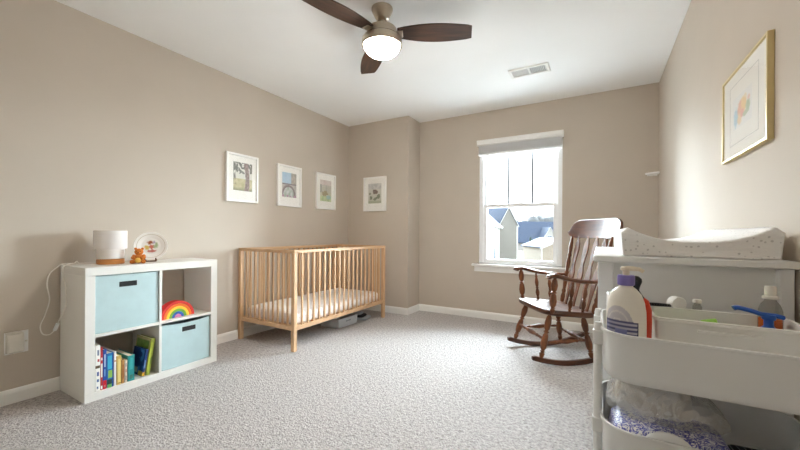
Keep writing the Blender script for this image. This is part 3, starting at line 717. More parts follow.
for s_ in (1, -1):
    us = [-.275 + (.44 + .275) * k / 26 for k in range(27)]
    lo = []
    for u in us:
        yy = s_ * (.243 - .02 * (u + .3) / .7); th = .014
        e_ = 1 - max(0, (abs(u - .0825) - .33) / .03) * 0.35
        lo.append([(u, yy - th, rz(u)), (u, yy + th, rz(u)), (u, yy + th, rz(u) + .038 * e_), (u, yy - th, rz(u) + .038 * e_)])
    MB().loft(lo).build('rocker', M['oakseat'], ch, 0.004)
    MB().turned((-.205, s_ * .243, rz(-.205) + .034), (-.115, s_ * .20, .392), LEG).build('leg', M['oakdark'], ch)
    MB().turned((.205, s_ * .227, rz(.205) + .034), (.155, s_ * .19, .366), LEG).build('leg', M['oakdark'], ch)
    MB().turned((-.178, s_ * .228, .175), (.185, s_ * .212, .185), STR, 12).build('stretcher', M['oakdark'], ch)
MB().turned((-.173, .226, .20), (-.173, -.226, .20), STR, 12).build('stretcher', M['oakdark'], ch)
MB().turned((.188, .214, .165), (.188, -.214, .165), STR, 12).build('stretcher', M['oakdark'], ch)
def seat_z(u): return .432 - .085 * (u + .18) - (.012 if u > -.12 else 0) * min(1, (u + .12) / .05)
ol_ = []
for k in range(40):
    a = 2 * PI * k / 40; cu, cv = math.cos(a), math.sin(a)
    sg = lambda q, p: math.copysign(abs(q) ** p, q)
    u = .035 + .235 * sg(cu, .42); wv = .285 - .035 * (u + .2) / .45
    ol_.append((u, wv * sg(cv, .42)))
def sring(k_, dz): return [(.035 + (u - .035) * k_, y * k_, .432 - .085 * (u + .18) + dz) for u, y in ol_]
MB().loft([sring(.93, -.044), sring(.985, -.036), sring(1.0, -.02), sring(.995, -.006), sring(.97, 0), sring(.86, -.003), sring(.7, -.010), sring(.3, -.012)]).build('seat', M['oakseat'], ch, angle=60)
# back: outer posts, flat arrow splats, crest
def back_u(z): return .215 + .118 * (z - .40) / .58
def bow(y): return .035 * (1 - (y / .33) ** 2)
for s_ in (1, -1):
    MB().turned((.215, s_ * .225, .385), (back_u(.985) + .005, s_ * .268, .985), POST).build('back_post', M['oakdark'], ch)
for k in range(4):
    y0 = -.150 + k * .10; y1 = y0 * 1.22
    W = [(0, .012), (.08, .013), (.25, .020), (.42, .033), (.48, .033), (.56, .019), (.61, .017), (.68, .024), (.80, .034), (.88, .030), (.96, .013), (1, .012)]
    p0 = Vector((.205 + .015 * (1 - (y0 / .2) ** 2), y0, .39)); p1 = Vector((back_u(.98) + bow(y1) * .8, y1, .985))
    lo = []
    for t_, wd in W:
        c_ = p0.lerp(p1, t_); lo.append([c_ + Vector((-.0055, -wd, 0)), c_ + Vector((-.0055, wd, 0)), c_ + Vector((.0055, wd, 0)), c_ + Vector((.0055, -wd, 0))])
    MB().loft(lo).build('splat', M['oakdark'], ch, 0.002)
lo = []
N = 32
for k in range(N + 1):
    y = -.335 + .67 * k / N; ay = abs(y)
    e_ = max(0, (ay - .20) / .135)
    zt = 1.045 + .085 * math.sqrt(max(0.0, 1 - e_ ** 2.2)); zb = .968 + .03 * e_ ** 2
    if ay > .31: zb += .02 * (ay - .31) / .025
    ub = back_u(zb) + bow(y); ut = back_u(zt) + bow(y) + .02
    th = .013
    lo.append([(ub - th, y, zb), (ub + th, y, zb), ((ub + ut) / 2 + th + .004, y, (zb + zt) / 2), (ut + th * .8, y, zt), (ut - th * .8, y, zt), ((ub + ut) / 2 - th + .004, y, (zb + zt) / 2)])
MB().loft(lo).build('crest_rail', M['oakcrest'], ch, 0.004, angle=50)
for s_ in (1, -1):
    pts = smooth_path([(.268, s_ * .252, .640), (.18, s_ * .272, .640), (.06, s_ * .295, .648), (-.05, s_ * .305, .672), (-.12, s_ * .302, .690), (-.165, s_ * .296, .686), (-.182, s_ * .292, .668)], 5)
    n_ = len(pts); rr = [.020 + .010 * min(1, i / (n_ * .5)) + (.004 if i > n_ * .8 else 0) for i in range(n_)]; rr[-1] = .018
    MB().tube(pts, rr, 12, .55, (0, 0, 1)).build('arm', M['oakcrest'], ch)
    MB().turned((-.130, s_ * .262, .405), (-.130, s_ * .300, .680), LEG).build('arm_post', M['oakdark'], ch)
    MB().turned((.01, s_ * .250, .40), (.01, s_ * .299, .645), SPN, 12).build('arm_spindle', M['oakdark'], ch)
    MB().turned((.12, s_ * .238, .39), (.125, s_ * .283, .633), SPN, 12).build('arm_spindle', M['oakdark'], ch)
for zz in (.66, .55):
    b0 = Vector((.235 + .26 * (zz - .42), -.24, zz))
    w_ = MB()
    for sg_ in (-1, 1):
        w_.tube(smooth_path([b0, b0 + Vector((-.02, sg_ * .02, .015)), b0 + Vector((-.025, sg_ * .035, 0)), b0 + Vector((-.01, sg_ * .02, -.012)), b0], 4), .006, 8, .5)
        w_.tube(smooth_path([b0, b0 + Vector((-.02, sg_ * .012, -.03)), b0 + Vector((-.02, sg_ * .018, -.06))], 4), .005, 8, .5)
    q = w_.ball(b0 + Vector((-.012, 0, 0)), .010).build('ribbon_tie', M['ribbon'], ch); q['label'] = 'cream ribbon tie'

# ------------------------------------------------------------------ changing table and pad
TY0, TY1, TX0, TX1 = 1.375, 2.36, -0.018, 0.479
tb = thing('changing_table', 'white painted changing table against the right wall', 'changing table', ((TX0 + TX1) / 2, (TY0 + TY1) / 2, 0))
tx, ty = tb.location.x, tb.location.y
def B(name, x0, y0, z0, x1, y1, z1, bev=.003, mt='tablewhite', par=None): return box(name, M[mt], tb, x0 - tx, y0 - ty, z0, x1 - tx, y1 - ty, z1, bev)
B('table_top', TX0, TY0, .906, TX1, TY1, .928, .004)
lx0, lx1, ly0, ly1 = TX0 + .014, TX1 - .006, TY0 + .012, TY1 - .012
for x0, x1 in ((lx0, lx0 + .045), (lx1 - .03, lx1)):
    for y0 in (ly0, ly1 - .045): B('leg', x0, y0, 0, x1, y0 + .045, .906)
B('end_panel', lx0 + .040, ly0 + .031, .12, lx1 - .025, ly0 + .043, .906, .001)
B('end_panel', lx0 + .045, ly1 - .030, .12, lx1 - .03, ly1 - .016, .906, .001)
B('shelf', lx0 + .01, ly0 + .045, .50, lx1 - .004, ly1 - .045, .518); B('shelf', lx0 + .01, ly0 + .045, .16, lx1 - .004, ly1 - .045, .178)
B('apron', lx0 + .006, ly0 + .045, .84, lx0 + .022, ly1 - .045, .906)
B('apron', lx1 - .022, ly0 + .045, .84, lx1 - .006, ly1 - .045, .906)

pdm = thing('changing_pad', 'contoured white changing pad with small grey motifs on the table', 'changing pad', (.262, 1.80, .9285))
hw_ = .198; nx = 20; lo = []
ys = [(-.385, .72, .02), (-.392, .9, .008), (-.39, .985, 0.0), (-.37, 1.0, 0), (-.33, 1.0, 0)] + [(-.3 + .6 * k / 10, 1, 0) for k in range(11)] + [(.33, 1, 0), (.37, 1, 0), (.39, .985, 0), (.392, .9, .008), (.385, .72, .02)]
for y, kx, ins in ys:
    loop = []
    for i in range(nx + 1):
        u = -1 + 2 * i / nx; a = abs(u)
        zt = .050 + .060 * (a ** 2.4) - (.03 * max(0, (a - .93) / .07) ** 2)
        endk = (1 - (1 - kx) * .9)
        loop.append((u * (hw_ - ins * .4), y + .012 * (1 - u * u) * (-1 if y < 0 else 1) * (1 if abs(y) > .32 else 0), zt * endk - ins * .3))
    for i in range(nx + 1):
        u = 1 - 2 * i / nx; loop.append((u * (hw_ - .006 - ins * .4), y + .006 * (1 - u * u) * (-1 if y < 0 else 1) * (1 if abs(y) > .32 else 0), .001 + ins * .4))
    lo.append(loop)
MB().loft(lo).build('pad', M['padcover'], pdm, angle=80)
st_ = MB()
for yy in (-.12, .14): st_.tube([(-hw_ + .01, yy, .0915), (-.12, yy, .0735), (0, yy, .0532), (.12, yy, .0735), (hw_ - .01, yy, .0915)], .003, 8, .4)

# ------------------------------------------------------------------ utility cart
KX0, KX1, KY0, KY1 = 0.004, 0.442, 0.985, 1.335
ct = thing('utility_cart', 'white metal rolling cart in front of the changing table', 'cart', ((KX0 + KX1) / 2, (KY0 + KY1) / 2, 0))
kx, ky = (KX1 - KX0) / 2, (KY1 - KY0) / 2
def tray(zr, depth):
    t = .0025; r_ = .075
    def q(i, z): return rrect(-kx + i, -ky + i, kx - i, ky - i, max(.02, r_ - i), z, 9)
    zb = zr - depth
    l = [q(.014, zb), q(.010, zb + .006), q(.0055, zb + .02), q(.0045, zr - .008), q(.0, zr - .007), q(-.001, zr - .003), q(.0, zr), q(.006, zr), q(.0075, zr - .004), q(.0085, zb + .02), q(.014, zb + .008), q(.03, zb + .004)]
    return MB().loft(l).build('tray', M['cartwhite'], ct, angle=45)
TR = [(.76, .118), (.53, .118), (.235, .118)]
for zr, dp in TR: tray(zr, dp)
PO = .094
for sx in (-1, 1):
    for sy in (-1, 1):
        xx, yy = sx * (kx + .006), sy * PO - .03 if False else sy * PO
        up = MB().turned((xx, yy, .075), (xx, yy, .768), [(0, .0105), (.985, .0105), (1, .008)], 16).build('upright', M['cartwhite'], ct)
        for zr, dp in TR: MB().box(xx - .0125, yy - .0125, zr - .05, xx + .0125, yy + .0125, zr - .012).build('clamp', M['cartwhite'], up, .003)
for sx in (-1, 1):
    MB().box(sx * (kx + .006) - .011, -ky + .01, .062, sx * (kx + .006) + .011, ky - .01, .082).build('foot_bar', M['cartwhite'], ct, .004)
    for sy in (-1, 1):
        w_ = MB().lathe([(.018, -.008), (.025, -.007), (.025, .007), (.018, .008)], (sx * (kx + .006), sy * (ky - .03), .025), (1, 0, 0), 18).build('caster', M['black'], ct)
        MB().box(sx * (kx + .006) - .011, sy * (ky - .03) - .01, .03, sx * (kx + .006) - .0085, sy * (ky - .03) + .01, .062).box(sx * (kx + .006) + .0085, sy * (ky - .03) - .01, .03, sx * (kx + .006) + .011, sy * (ky - .03) + .01, .062).build('caster_fork', M['offwhite'], w_)
TZ1 = .76 - .118 + .0045; TZ2 = .53 - .118 + .0045

# inner tub in the top tray
tbn = thing('organizer_tub', 'long white plastic tub inside the top cart tray', 'tub', (.273, 1.205, TZ1 + .0005))
tw, td, thh = .147, .083, .785 - TZ1
def tq(i, z): return rrect(-tw + i, -td + i, tw - i, td - i, .02, z, 5)
MB().loft([tq(.01, 0), tq(.002, thh - .01), tq(-.004, thh - .008), tq(-.004, thh), tq(.004, thh), tq(.013, .004)]).build('tub_body', M['tub'], tbn, angle=45)
MB().box(-.06, -td - .0035, thh - .03, .06, -td + .004, thh - .022).build('grip_ridge', M['tub'], tbn, .001)

# lotion bottle
lb = thing('lotion_bottle', 'cream lotion pump bottle with purple collar in the top cart tray', 'bottle', (.0595, 1.062, TZ1 + .0005), math.radians(-20))
lp_ = [(.038, 0), (.0435, .006), (.0445, .05), (.0445, .13), (.0437, .16), (.0405, .183), (.034, .202), (.023, .215), (.0155, .220), (.0155, .226)]
def lotion_ring(r_, z, n=36): return [(r_ * math.cos(2 * PI * k / n), .68 * r_ * math.sin(2 * PI * k / n) if r_ > .025 else r_ * math.sin(2 * PI * k / n) * (.68 + .32 * (.025 - r_) / .01 if r_ > .0155 else 1), z) for k in range(n)]
bt = MB().loft([lotion_ring(r_, z) for r_, z in lp_]).build('bottle_body', M['lotion'], lb, angle=60)
co_ = MB()
co_.lathe([(.0175, .224), (.0192, .226), (.0192, .247), (.018, .2495), (.01, .250)], n=28)
co_.build('collar', M['purple'], lb)
pm = MB().lathe([(.0075, .249), (.0075, .260), (.012, .262), (.0125, .268), (.010, .271), (.003, .2715)], n=18).tube([(0, 0, .266), (.015, 0, .267), (.03, 0, .266), (.038, 0, .261)], [.0065, .006, .005, .0045], 10).build('pump', M['pumpcream'], lb)
def lab_col(u, v):
    c = (236, 231, 220)
    r_ = math.hypot((u - .42) / .46, (v - .50) / .5)
    if v > .12 and r_ < 1 and v > .0: c = mixc((176, 172, 182), (206, 202, 206), v)
    if .70 < r_ < .78 or .4 < r_ < .45: c = (222, 218, 216)
    if v < .66: c = mixc((150, 148, 176), (206, 202, 210), u * .9)
    if v < .66 and ((v * 11) % 1 < .26): c = (86, 86, 122)
    if v < .50 and .38 < u < .70: c = mixc((92, 96, 158), (130, 130, 176), v * 2)
    if v < .66 and (u < .03 or u > .97): c = (86, 84, 104)
    return c
def lab_pos(u, v):
    a = math.radians(-150 + u * 108); z = .062 + v * .112
    r_ = .0451 if z < .13 else .0451 - .0008 * (z - .13) / .03 if z < .16 else .0443 - .0032 * (z - .16) / .023
    return (r_ * math.cos(a), .68 * r_ * math.sin(a), z)
inked('front_label', lb, lab_pos, 44, 44, lab_col, M['inkgloss'], skip=lambda u, v: v > .66 and math.hypot((u - .42) / .46, (v - .5) / .5) > 1)

# white carton behind the lotion
tk = thing('white_carton', 'slim white carton standing behind the lotion bottle', 'carton', (.049, 1.17, TZ1 + .0005), math.radians(8))
MB().box(-.028, -.02, 0, .028, .02, .185).build('carton_body', M['white'], tk, .002)
MB().box(-.027, -.019, .185, .027, .019, .1865).build('flap', M['offwhite'], tk)

# black-handled brush with red end
br = thing('bottle_brush', 'black-handled brush with a red neck leaning beside the lotion bottle', 'brush', (.091, 1.14, TZ1))
hb = MB().tube(smooth_path([(-.022, .0, .226), (-.012, 0, .232), (.0, 0, .230), (-.004, 0, .216), (-.006, 0, .202), (.002, 0, .186), (.012, 0, .172)], 4), [.008] * 4 + [.0095] * 21, 10).build('handle', M['black'], br)
MB().tube([(.008, 0, .180), (.014, 0, .172), (.020, 0, .15), (.023, 0, .12), (.022, 0, .02)], [.008, .0115, .0115, .009, .008], 12).build('neck', M['redor'], br)
MB().ball((.022, 0, .021), .015, .015, .02).build('brush_head', M['white'], br)
bk_ = thing('bristle_comb', 'black comb lying on the tub rim beyond the lotion bottle', 'comb', (.162, 1.296, .7855), math.radians(8))
MB().tube([(-.045, 0, .005), (-.01, 0, .0048), (.028, 0, .0045)], [.0045, .005, .004], 8).build('spine', M['black'], bk_)
tt = MB()
for k in range(10): tt.box(-.04 + k * .0065, -.012, .004, -.0375 + k * .0065, -.003, .007)
tt.build('teeth', M['black'], bk_)

# white roll and small clear jar behind the tub
rl = thing('tape_roll', 'white round roll on its side at the back of the top tray', 'roll', (.200, 1.312, TZ1))
pz = .128
MB().box(-.03, -.0125, 0, .03, .0125, pz - .0005).build('carton_under', M['offwhite'], rl, .002)
MB().lathe([(.008, -.012), (.020, -.012), (.0215, -.010), (.0215, .010), (.020, .012), (.008, .012)], (0, 0, pz + .0205), (.45, -.9, 0), 28).build('roll', M['white'], rl)
jr = thing('small_jar', 'small clear jar with a dark rim next to the white roll', 'jar', (.248, 1.312, TZ1))
MB().lathe([(.010, 0), (.011, .004), (.011, .145), (.008, .150), (.008, .155)], n=20).build('jar_body', M['bottleclear'], jr)
MB().lathe([(.0095, .1555), (.0105, .157), (.0105, .164), (.009, .166)], n=20).build('lid', M['offwhite'], jr)
gt = thing('green_packet', 'lime green packet poking out of the white tub', 'packet', (.238, 1.165, TZ1 + .005), math.radians(5))
MB().loft([[(-.03, -.014, 0), (.03, -.014, 0), (.03, .014, 0), (-.03, .014, 0)], [(-.022, -.012, .108), (.022, -.012, .124), (.022, .012, .124), (-.022, .012, .108)], [(-.010, -.003, .130), (.020, -.003, .137), (.020, .003, .137), (-.010, .003, .130)]]).build('packet_body', M['green'], gt, .003)
MB().box(-.02, -.0150, .09, .02, -.0132, .11).build('seal', colour((206, 232, 160)), gt)

# blue pump bottle
bp_ = thing('pump_bottle', 'bottle with a bright blue pump top in the white tub', 'bottle', (.357, 1.178, TZ1 + .0045), math.radians(6))
MB().lathe([(.026, 0), (.028, .005), (.028, .085), (.022, .1), (.016, .108)], n=28).build('bottle_body', M['white'], bp_)
pu = MB().lathe([(.024, .108), (.025, .110), (.024, .118), (.012, .126), (.009, .130), (.009, .148)], n=24)
pu.build('collar', M['blue'], bp_)
hd_ = MB().tube(smooth_path([(.026, 0, .152), (.012, 0, .155), (-.012, 0, .157), (-.035, 0, .164), (-.058, 0, .169), (-.066, 0, .1665)], 4), .009, 12, .62, (0, 0, 1))
hd_.lathe([(.012, .145), (.0135, .150), (.0125, .158)], n=18)
hd_.build('pump_head', M['blue'], bp_)

# clear bottle with orange liquid
ob = thing('oil_bottle', 'clear bottle half full of orange liquid at the tub\'s far end', 'bottle', (.381, 1.248, TZ1 + .0045))
MB().lathe([(.020, 0), (.0235, .005), (.0235, .14), (.0225, .158), (.018, .172), (.0115, .182), (.0105, .188)], n=30).build('bottle_body', M['bottleclear'], ob)
MB().lathe([(.019, .002), (.022, .006), (.022, .136), (.004, .1365)], n=28).build('liquid', M['orangeliq'], ob)
cp = MB().lathe([(.0105, .186), (.0155, .187), (.0155, .193), (.0115, .195)], n=24).lathe([(.0115, .1945), (.0115, .216), (.010, .219), (.003, .2195)], n=24)
cp.build('cap', M['offwhite'], ob)

# lower tray: diaper pack in a clear bag, wipes lid, striped cloth
dp_ = thing('diaper_pack', 'blue scroll-patterned pack in the middle cart tray', 'pack', (.147, 1.118, TZ2 + .001), math.radians(0))
def puff(hx_, hy_, h_, seed, n=8):
    l = []
    for k_, z in ((.90, 0), (.98, .006), (1.0, .025), (1.0, h_ * .6), (.97, h_ * .85), (.90, h_ * .96), (.75, h_ * 1.01), (.4, h_ * 1.03)):
        l.append([(x + .003 * nz(x, z * 9, 40, seed), y + .003 * nz(y, z * 9, 40, seed + 3), z + (.004 * nz(x, y, 22, seed) if z > .03 else 0)) for x, y, z in rrect(-hx_ * k_, -hy_ * k_, hx_ * k_, hy_ * k_, .03 * k_, z, n)])
    return MB().loft(l)
puff(.122, .075, .096, 1.0).build('wrapper', M['scroll'], dp_, angle=80)
for k in range(3):
    pass
wl = thing('wipes_pouch', 'plain white rounded pouch resting in front of the blue patterned pack', 'pouch', (.142, 1.0185, TZ2 + .001), 0)
MB().ball((0, 0, .060), .058, .0165, .060, 28, 18).build('pouch_body', M['white'], wl)
MB().loft([[(.030 * k_ * math.cos(2 * PI * i / 30), -.0150 - d_, .058 + .022 * k_ * math.sin(2 * PI * i / 30)) for i in range(30)] for k_, d_ in ((1, 0), (1, .0022), (.9, .003), (.4, .0032))]).build('lid', M['white'], wl)

bg = thing('plastic_bag', 'crinkled clear plastic bag slumped over the blue pack in the cart', 'bag', (.152, 1.175, TZ2 + .1055))
lo = []
KZ = 14
for k in range(KZ + 1):
    t_ = k / KZ
    hh = .003 + t_ * .108
    kx_ = (1 - .55 * t_ ** 1.5); 
    loop = []
    for i in range(40):
        a = 2 * PI * i / 40
        ex = .132 * kx_ * math.copysign(abs(math.cos(a)) ** .7, math.cos(a)) - .035 * t_ ** 1.2
        ey = .088 * (1 - .45 * t_ ** 1.6) * math.copysign(abs(math.sin(a)) ** .7, math.sin(a)) - .03 * t_ * 0
        cr_ = .010 * nz(math.cos(a) * 2 + t_ * 3, math.sin(a) * 2, 2.4, 5 + t_ * 3) * (.4 + t_)
        loop.append((ex * (1 + cr_ * 6), ey * (1 + cr_ * 6), hh + .012 * nz(math.cos(a) * 3, math.sin(a) * 3, 1.2, t_ * 2)))
    lo.append(loop)
bgo = MB().loft(lo, False, False)
top = lo[-1]; cen = Vector((sum(p[0] for p in top) / 40, sum(p[1] for p in top) / 40, top[0][2] + .012))
bgo.loft([top, [tuple(Vector(p).lerp(cen, .5) + Vector((0, 0, .008 * nz(p[0], p[1], 60)))) for p in top], [tuple(Vector(p).lerp(cen, .93)) for p in top]], False, True)
bgo.build('film', M['film'], bg, angle=60)
for k in range(5):
    pass
dpi = thing('diaper_bundle', 'pale bundle of folded diapers showing through the clear bag', 'diapers', (.125, 1.175, TZ2 + .104))
inn = MB(); q_ = []
for k_, z in ((.86, 0), (.97, .006), (1, .02), (.98, .05), (.9, .066), (.7, .076), (.35, .08)):
    q_.append([(x * (1 + .10 * nz(x, y, 26, z * 8)), y * (1 + .10 * nz(y, x, 26, z * 8)), z + (.007 * math.sin(x * 150) if z > .03 else 0)) for x, y, z in rrect(-.085 * k_, -.055 * k_, .085 * k_, .055 * k_, .03 * k_, z, 8)])
inn.loft(q_).build('folds', M['offwhite'], dpi, angle=75)

sc_ = thing('striped_cloth', 'black cloth with thin white stripes folded in the middle tray', 'cloth', (.345, 1.13, TZ2 + .001), math.radians(4))
MB().loft([rrect(-.068 + i_, -.09 + i_, .068 - i_, .09 - i_, .02, z, 4) for i_, z in ((.006, 0), (0, .006), (0, .02), (.006, .026), (.02, .028))]).build('fold', M['stripe'], sc_, angle=70)
MB().loft([rrect(-.062 + i_, -.085 + i_, .062 - i_, .08 - i_, .02, z, 4) for i_, z in ((.006, .0285), (0, .034), (0, .04), (.006, .046), (.02, .048))]).build('fold', M['stripe'], sc_, angle=70)

# ------------------------------------------------------------------ outdoors, seen from an upper storey
GZ = -3.0
struct(MB().box(-120, YB + 1.5, GZ - .5, 90, 260, GZ).build('ground', M['lawn'], smooth=False), 'dry winter lawn outside', 'ground')
struct(MB().box(-30, YB + 1.6, GZ, 30, 32, GZ + .03).build('bounce_paving', M['concrete'], smooth=False), 'added pale paving below the window, unseen, bouncing daylight inside', 'paving')  # added out of view so that daylight bounces up onto the ceiling
def quad_solid(mb, a, b, c, d, t):
    a, b, c, d = map(Vector, (a, b, c, d)); n = (b - a).cross(d - a).normalized() * t
    return mb.loft([[a, b, c, d], [a + n, b + n, c + n, d + n]])
FW = Vector((-math.sin(TH), math.cos(TH), 0)); RT = Vector((math.cos(TH), math.sin(TH), 0))
def house_block(root, base, ax, ay, w, dpt, ez, rz_, wallm, name='wall', ov=.3, tw_=.12):
    """gable block: base = front left corner, ax across the gable front, ay going back"""
    b0 = Vector(base); ax = Vector(ax).normalized(); ay = Vector(ay).normalized()
    p = [b0, b0 + ax * w, b0 + ax * w + ay * dpt, b0 + ay * dpt]
    prof = [(0, GZ), (w, GZ), (w, ez), (w / 2, rz_), (0, ez)]
    lo = [[Vector((b0.x, b0.y, 0)) + ax * u + ay * v + Vector((0, 0, z)) for u, z in prof] for v in (0, dpt)]
    wl_ = MB().loft(lo).build(name, wallm, root, smooth=False)
    sl_ = (rz_ - ez) / (w / 2)
    rf_ = MB()
    for s0, s1 in ((-ov, w / 2), (w + ov, w / 2)):
        z0, z1 = ez - sl_ * ov + .03, rz_ + .03
        P4 = [Vector((b0.x, b0.y, 0)) + ax * u + ay * v + Vector((0, 0, z)) for u, v, z in ((s0, -ov, z0), (s1, -ov, z1), (s1, dpt + ov, z1), (s0, dpt + ov, z0))]
        rf_.loft([P4, [q + Vector((0, 0, .14)) for q in P4]])
    rf_.build('roof', M['shingle'], root, smooth=False)
    tr_ = MB()
    for s0, s1 in ((-ov, w / 2), (w + ov, w / 2)):
        z0, z1 = ez - sl_ * ov, rz_
        P4 = [Vector((b0.x, b0.y, 0)) + ax * u + ay * (-ov - .02) + Vector((0, 0, z)) for u, z in ((s0, z0 - tw_), (s1, z1 - tw_), (s1, z1 + tw_), (s0, z0 + tw_))]
        tr_.loft([P4, [q - ay * .04 for q in P4]])
    for u in (0, w):
        q0 = Vector((b0.x, b0.y, 0)) + ax * u; a4 = [q0 + ax * dx - ay * .03 + Vector((0, 0, GZ)) for dx in (-.07, .07)]
        tr_.loft([[a4[0], a4[1], a4[1] + ay * .1, a4[0] + ay * .1], [v + Vector((0, 0, ez - GZ - .1)) for v in (a4[0], a4[1], a4[1] + ay * .1, a4[0] + ay * .1)]])
    tr_.build('trim', M['housetrim'], root, smooth=False)
    return lambda u, z: Vector((b0.x, b0.y, 0)) + ax * u - ay * .02 + Vector((0, 0, z)), ax, ay
def house_window(root, at, ax, ay, u, z, w, h):
    c_ = at(u, z)
    def bxx(a, b, c, d, o, t):
        P4 = [c_ + ax * a + Vector((0, 0, b)), c_ + ax * c + Vector((0, 0, b)), c_ + ax * c + Vector((0, 0, d)), c_ + ax * a + Vector((0, 0, d))]
        return MB().loft([[q - ay * o for q in P4], [q - ay * (o + t) for q in P4]])
    fr_ = bxx(-.08, -.08, w + .08, h + .08, 0, .04).build('window', M['housetrim'], root, smooth=False)
    bxx(0, 0, w / 2 - .03, h, .041, .01).build('pane', M['housewin'], fr_, smooth=False)
    bxx(w / 2 + .03, 0, w, h, .041, .01).build('pane', M['housewin'], fr_, smooth=False)
# neighbour with the gable front (left in the window)
KS = 2.9
P1 = Vector((-3.507, 14.126, 0)) * KS; P2 = Vector((-3.191, 16.612, 0)) * KS; P0 = Vector((-2.59, 8.888, 0)) * KS
hA = thing('gabled_house', 'grey-sided gabled house close beyond the window\'s lower left', 'house', (P1.x, P1.y, GZ))
def A_(o):
    for c_ in kids(o): c_.location = -Vector(o.location)
axA = (RT * .97 + FW * .24).normalized(); ayA = Vector((-axA.y, axA.x, 0))
wA = 19.6 / 348.38 * 42.5
zE, zP = 1 + .37 * KS, 1 + 1.08 * KS
at, ax_, ay_ = house_block(hA, P1, axA, ayA, wA, 12, zE, zP, M['siding_beige'], 'front_gable', .12, .05)
dW = (P1 - P0).normalized(); nW = Vector((-dW.y, dW.x, 0))          # the side wing runs towards us; nW points to its inside
def up(p, z): return Vector((p.x, p.y, z))
w0_, w1_ = P0 - dW * 6, P1 + dW * 1.0
MB().loft([[up(a_, GZ), up(a_, zE), up(a_ + nW * 3, zE + 2.6), up(a_ + nW * 6, zE), up(a_ + nW * 6, GZ)] for a_ in (w0_, w1_)]).build('side_wing', M['siding_white'], hA, smooth=False)
for k_ in (-.35, 6.35):
    q4 = [up(w0_ + nW * k_, zE - .30), up(w1_ + nW * k_, zE - .30), up(w1_ + nW * 3, zE + 2.65), up(w0_ + nW * 3, zE + 2.65)]
    MB().loft([q4, [p_ + Vector((0, 0, .16)) for p_ in q4]]).build('roof', M['shingle'], hA, smooth=False)
g4 = [up(w0_ - nW * .35, zE - .42), up(w1_ - dW * 1.0 - nW * .35, zE - .42), up(w1_ - dW * 1.0 - nW * .45, zE - .42), up(w0_ - nW * .45, zE - .42)]
MB().loft([g4, [p_ + Vector((0, 0, .2)) for p_ in g4]]).build('gutter', M['housetrim'], hA, smooth=False)
house_window(hA, lambda u, z: up(P0 + dW * u - nW * .03, z), dW, nW, 7.6, -1.9, 2.6, 1.5)
A_(hA)
# far blue-roofed house
hB = thing('blue_roof_house', 'white house with a dormer in its wide blue-grey roof, far across the lawn', 'house', (0, 80, GZ))
def pt(x, D, z): return FW * D + RT * ((x - 400) / 348.38 * D) + Vector((0, 0, z))
bB = pt(512, 88, 0)
ayB = FW; axB = RT
# ridge runs across the view: turn the block sideways
lo = []
wB, dB = 20, 9
prof = [(0, GZ), (dB, GZ), (dB, -.8), (dB / 2, 4.0), (0, -.8)]
lo = [[bB + axB * u + ayB * v + Vector((0, 0, z)) for v, z in prof] for u in (0, wB)]
MB().loft(lo).build('wall', M['siding_white'], hB, smooth=False)
rf_ = MB()
for v0 in (-.6, dB + .6):
    z0 = -.8 - .6 * 4.8 / 4.5
    P4 = [bB + axB * -.6 + ayB * v0 + Vector((0, 0, z0 + .1)), bB + axB * (wB + .6) + ayB * v0 + Vector((0, 0, z0 + .1)), bB + axB * (wB + .6) + ayB * (dB / 2) + Vector((0, 0, 4.1)), bB + axB * -.6 + ayB * (dB / 2) + Vector((0, 0, 4.1))]
    rf_.loft([P4, [q + Vector((0, 0, .2)) for q in P4]])
rf_.build('roof', M['shingle'], hB, smooth=False)
atB = lambda u, z: bB + axB * u - ayB * .05 + Vector((0, 0, z))
for u in (3, 7): house_window(hB, atB, axB, ayB, u, -2.4, 1.2, 1.0)
at4, ax4, ay4 = house_block(hB, pt(544.5, 86, 0), RT, FW, 2.7, 6, .5, 2.6, M['siding_white'], 'dormer', .25, .12)
house_window(hB, at4, ax4, ay4, .75, -.35, 1.0, .9)
A_(hB)
# right-hand house with a dormer
hC = thing('cream_outbuilding', 'small cream outbuilding with a low roof at the window\'s lower right', 'house', (0, 50, GZ))
b1 = pt(542, 46, 0)
at3, ax3, ay3 = house_block(hC, b1, RT, FW, 5.2, 7, -.75, .35, M['siding_cream'], 'wall')
house_window(hC, at3, ax3, ay3, 1.9, -2.6, 1.2, 1.2)
A_(hC)
# evergreen shrubs
def shrub(label, c_, r_, h_):
    t = thing('evergreen_shrub', label, 'shrub', (c_.x, c_.y, GZ), 0, 'evergreens on the far lawn')
    rr_ = random.Random(int(c_.x * 100)); q = MB()
    for k in range(16):
        a, zz = rr_.random() * 2 * PI, rr_.random()
        s_ = r_ * (1.05 - zz * .75); q.ball((math.cos(a) * s_ * .55, math.sin(a) * s_ * .55, .3 + zz * (h_ - .6)), s_ * .6, s_ * .6, .55, 10, 6)
    q.build('foliage', M['evergreen'], t); MB().lathe([(.12, 0), (.09, .5)], n=8).build('stem', M['bronze'], t)
shrub('upright dark evergreen on the far lawn', pt(530.5, 72, 0), .62, 3.3)
shrub('low round dark evergreen beside the upright one', pt(534.5, 66, 0), .55, 1.9)
shrub('low dark evergreen nearest the cream house', pt(538.5, 57, 0), .5, 1.5)
# wooded hill on the horizon
wd = MB(); rr_ = random.Random(3)
for k in range(150):
    xx = 478 + rr_.random() * 90; D = 150 + rr_.random() * 35; hgt = 7.5 + 3.5 * rr_.random() + (2 if xx > 530 else 0)
    c_ = pt(xx, D, GZ + hgt * .5); wd.ball(c_, 2.6 + 2 * rr_.random(), 2.6, hgt * .5, 10, 7)
w0 = wd.build('woods', M['wood_far'], None)
tag(w0, 'hazy grey bare woods along the horizon outside', 'woods', None, 'stuff')

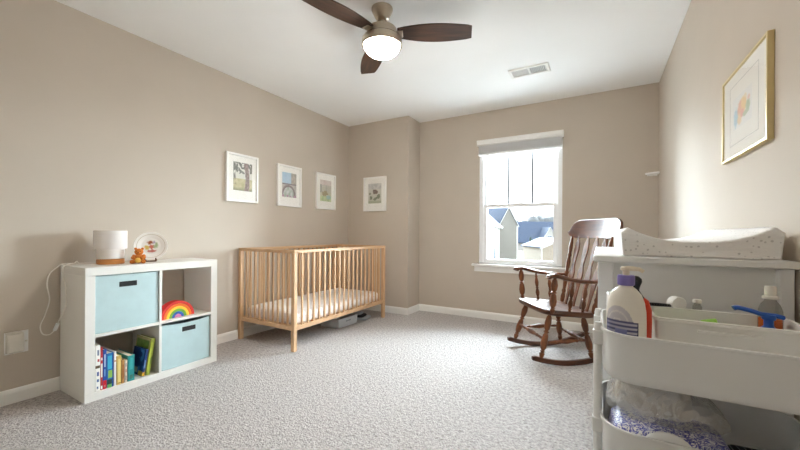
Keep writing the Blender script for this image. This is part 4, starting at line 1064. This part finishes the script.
# ------------------------------------------------------------------ unseen hall lamp, added for fill light from behind the camera
hl = thing('added_hall_fill_light', 'added round fill lamp on the unseen hall ceiling behind the doorway', 'fill light', (-.45, -1.2, H))
MB().lathe([(.17, 0), (.17, -.02), (.16, -.025)], n=32).build('base', M['nickel'], hl)
MB().lathe([(.155, -.0255), (.15, -.05), (.11, -.075), (.05, -.088), (.01, -.09)], n=32).build('diffuser', M['hallfill'], hl)

# ------------------------------------------------------------------ light
w = bpy.data.worlds.new('overcast_sky'); sc.world = w; w.use_nodes = True
bgd = w.node_tree.nodes['Background']; bgd.inputs['Color'].default_value = (0.90, 0.95, 1.0, 1); bgd.inputs['Strength'].default_value = 2.2
sun = bpy.data.lights.new('hazy_sun', 'SUN'); sun.energy = 52.0; sun.angle = math.radians(96); sun.color = (0.80, 0.92, 1.0)
so = bpy.data.objects.new('hazy_sun', sun); C.objects.link(so)
sd = Vector((0.0, 1.0, 0.12)).normalized()      # towards the bright part of the sky
so.rotation_euler = sd.to_track_quat('Z', 'Y').to_euler(); so.location = (0, 12, 8)

# ------------------------------------------------------------------ camera
cam = bpy.data.cameras.new('camera'); cam.sensor_width = 36; cam.lens = 36 * 348.38 / 800; cam.clip_start = .02; cam.clip_end = 600
co = bpy.data.objects.new('camera', cam); C.objects.link(co)
roll = math.radians(.357)
R_w = Vector((math.cos(TH), math.sin(TH), 0)); F_w = Vector((-math.sin(TH), math.cos(TH), 0)); D_w = Vector((0, 0, -1))
ex = R_w * math.cos(roll) - D_w * math.sin(roll); ed = R_w * math.sin(roll) + D_w * math.cos(roll)
mw = Matrix((( ex.x, -ed.x, -F_w.x, 0), (ex.y, -ed.y, -F_w.y, 0), (ex.z, -ed.z, -F_w.z, 1.0), (0, 0, 0, 1)))
co.matrix_world = mw
cam.shift_y = (233.17 - 225) / 800
sc.camera = co
sc.view_settings.view_transform = 'Standard'; sc.view_settings.look = 'None'; sc.view_settings.gamma = 1; sc.view_settings.use_curve_mapping = False
sc.view_settings.exposure = 1.12
sc.cycles.use_denoising = True
sc.cycles.max_bounces = 14; sc.cycles.diffuse_bounces = 8; sc.cycles.transparent_max_bounces = 16
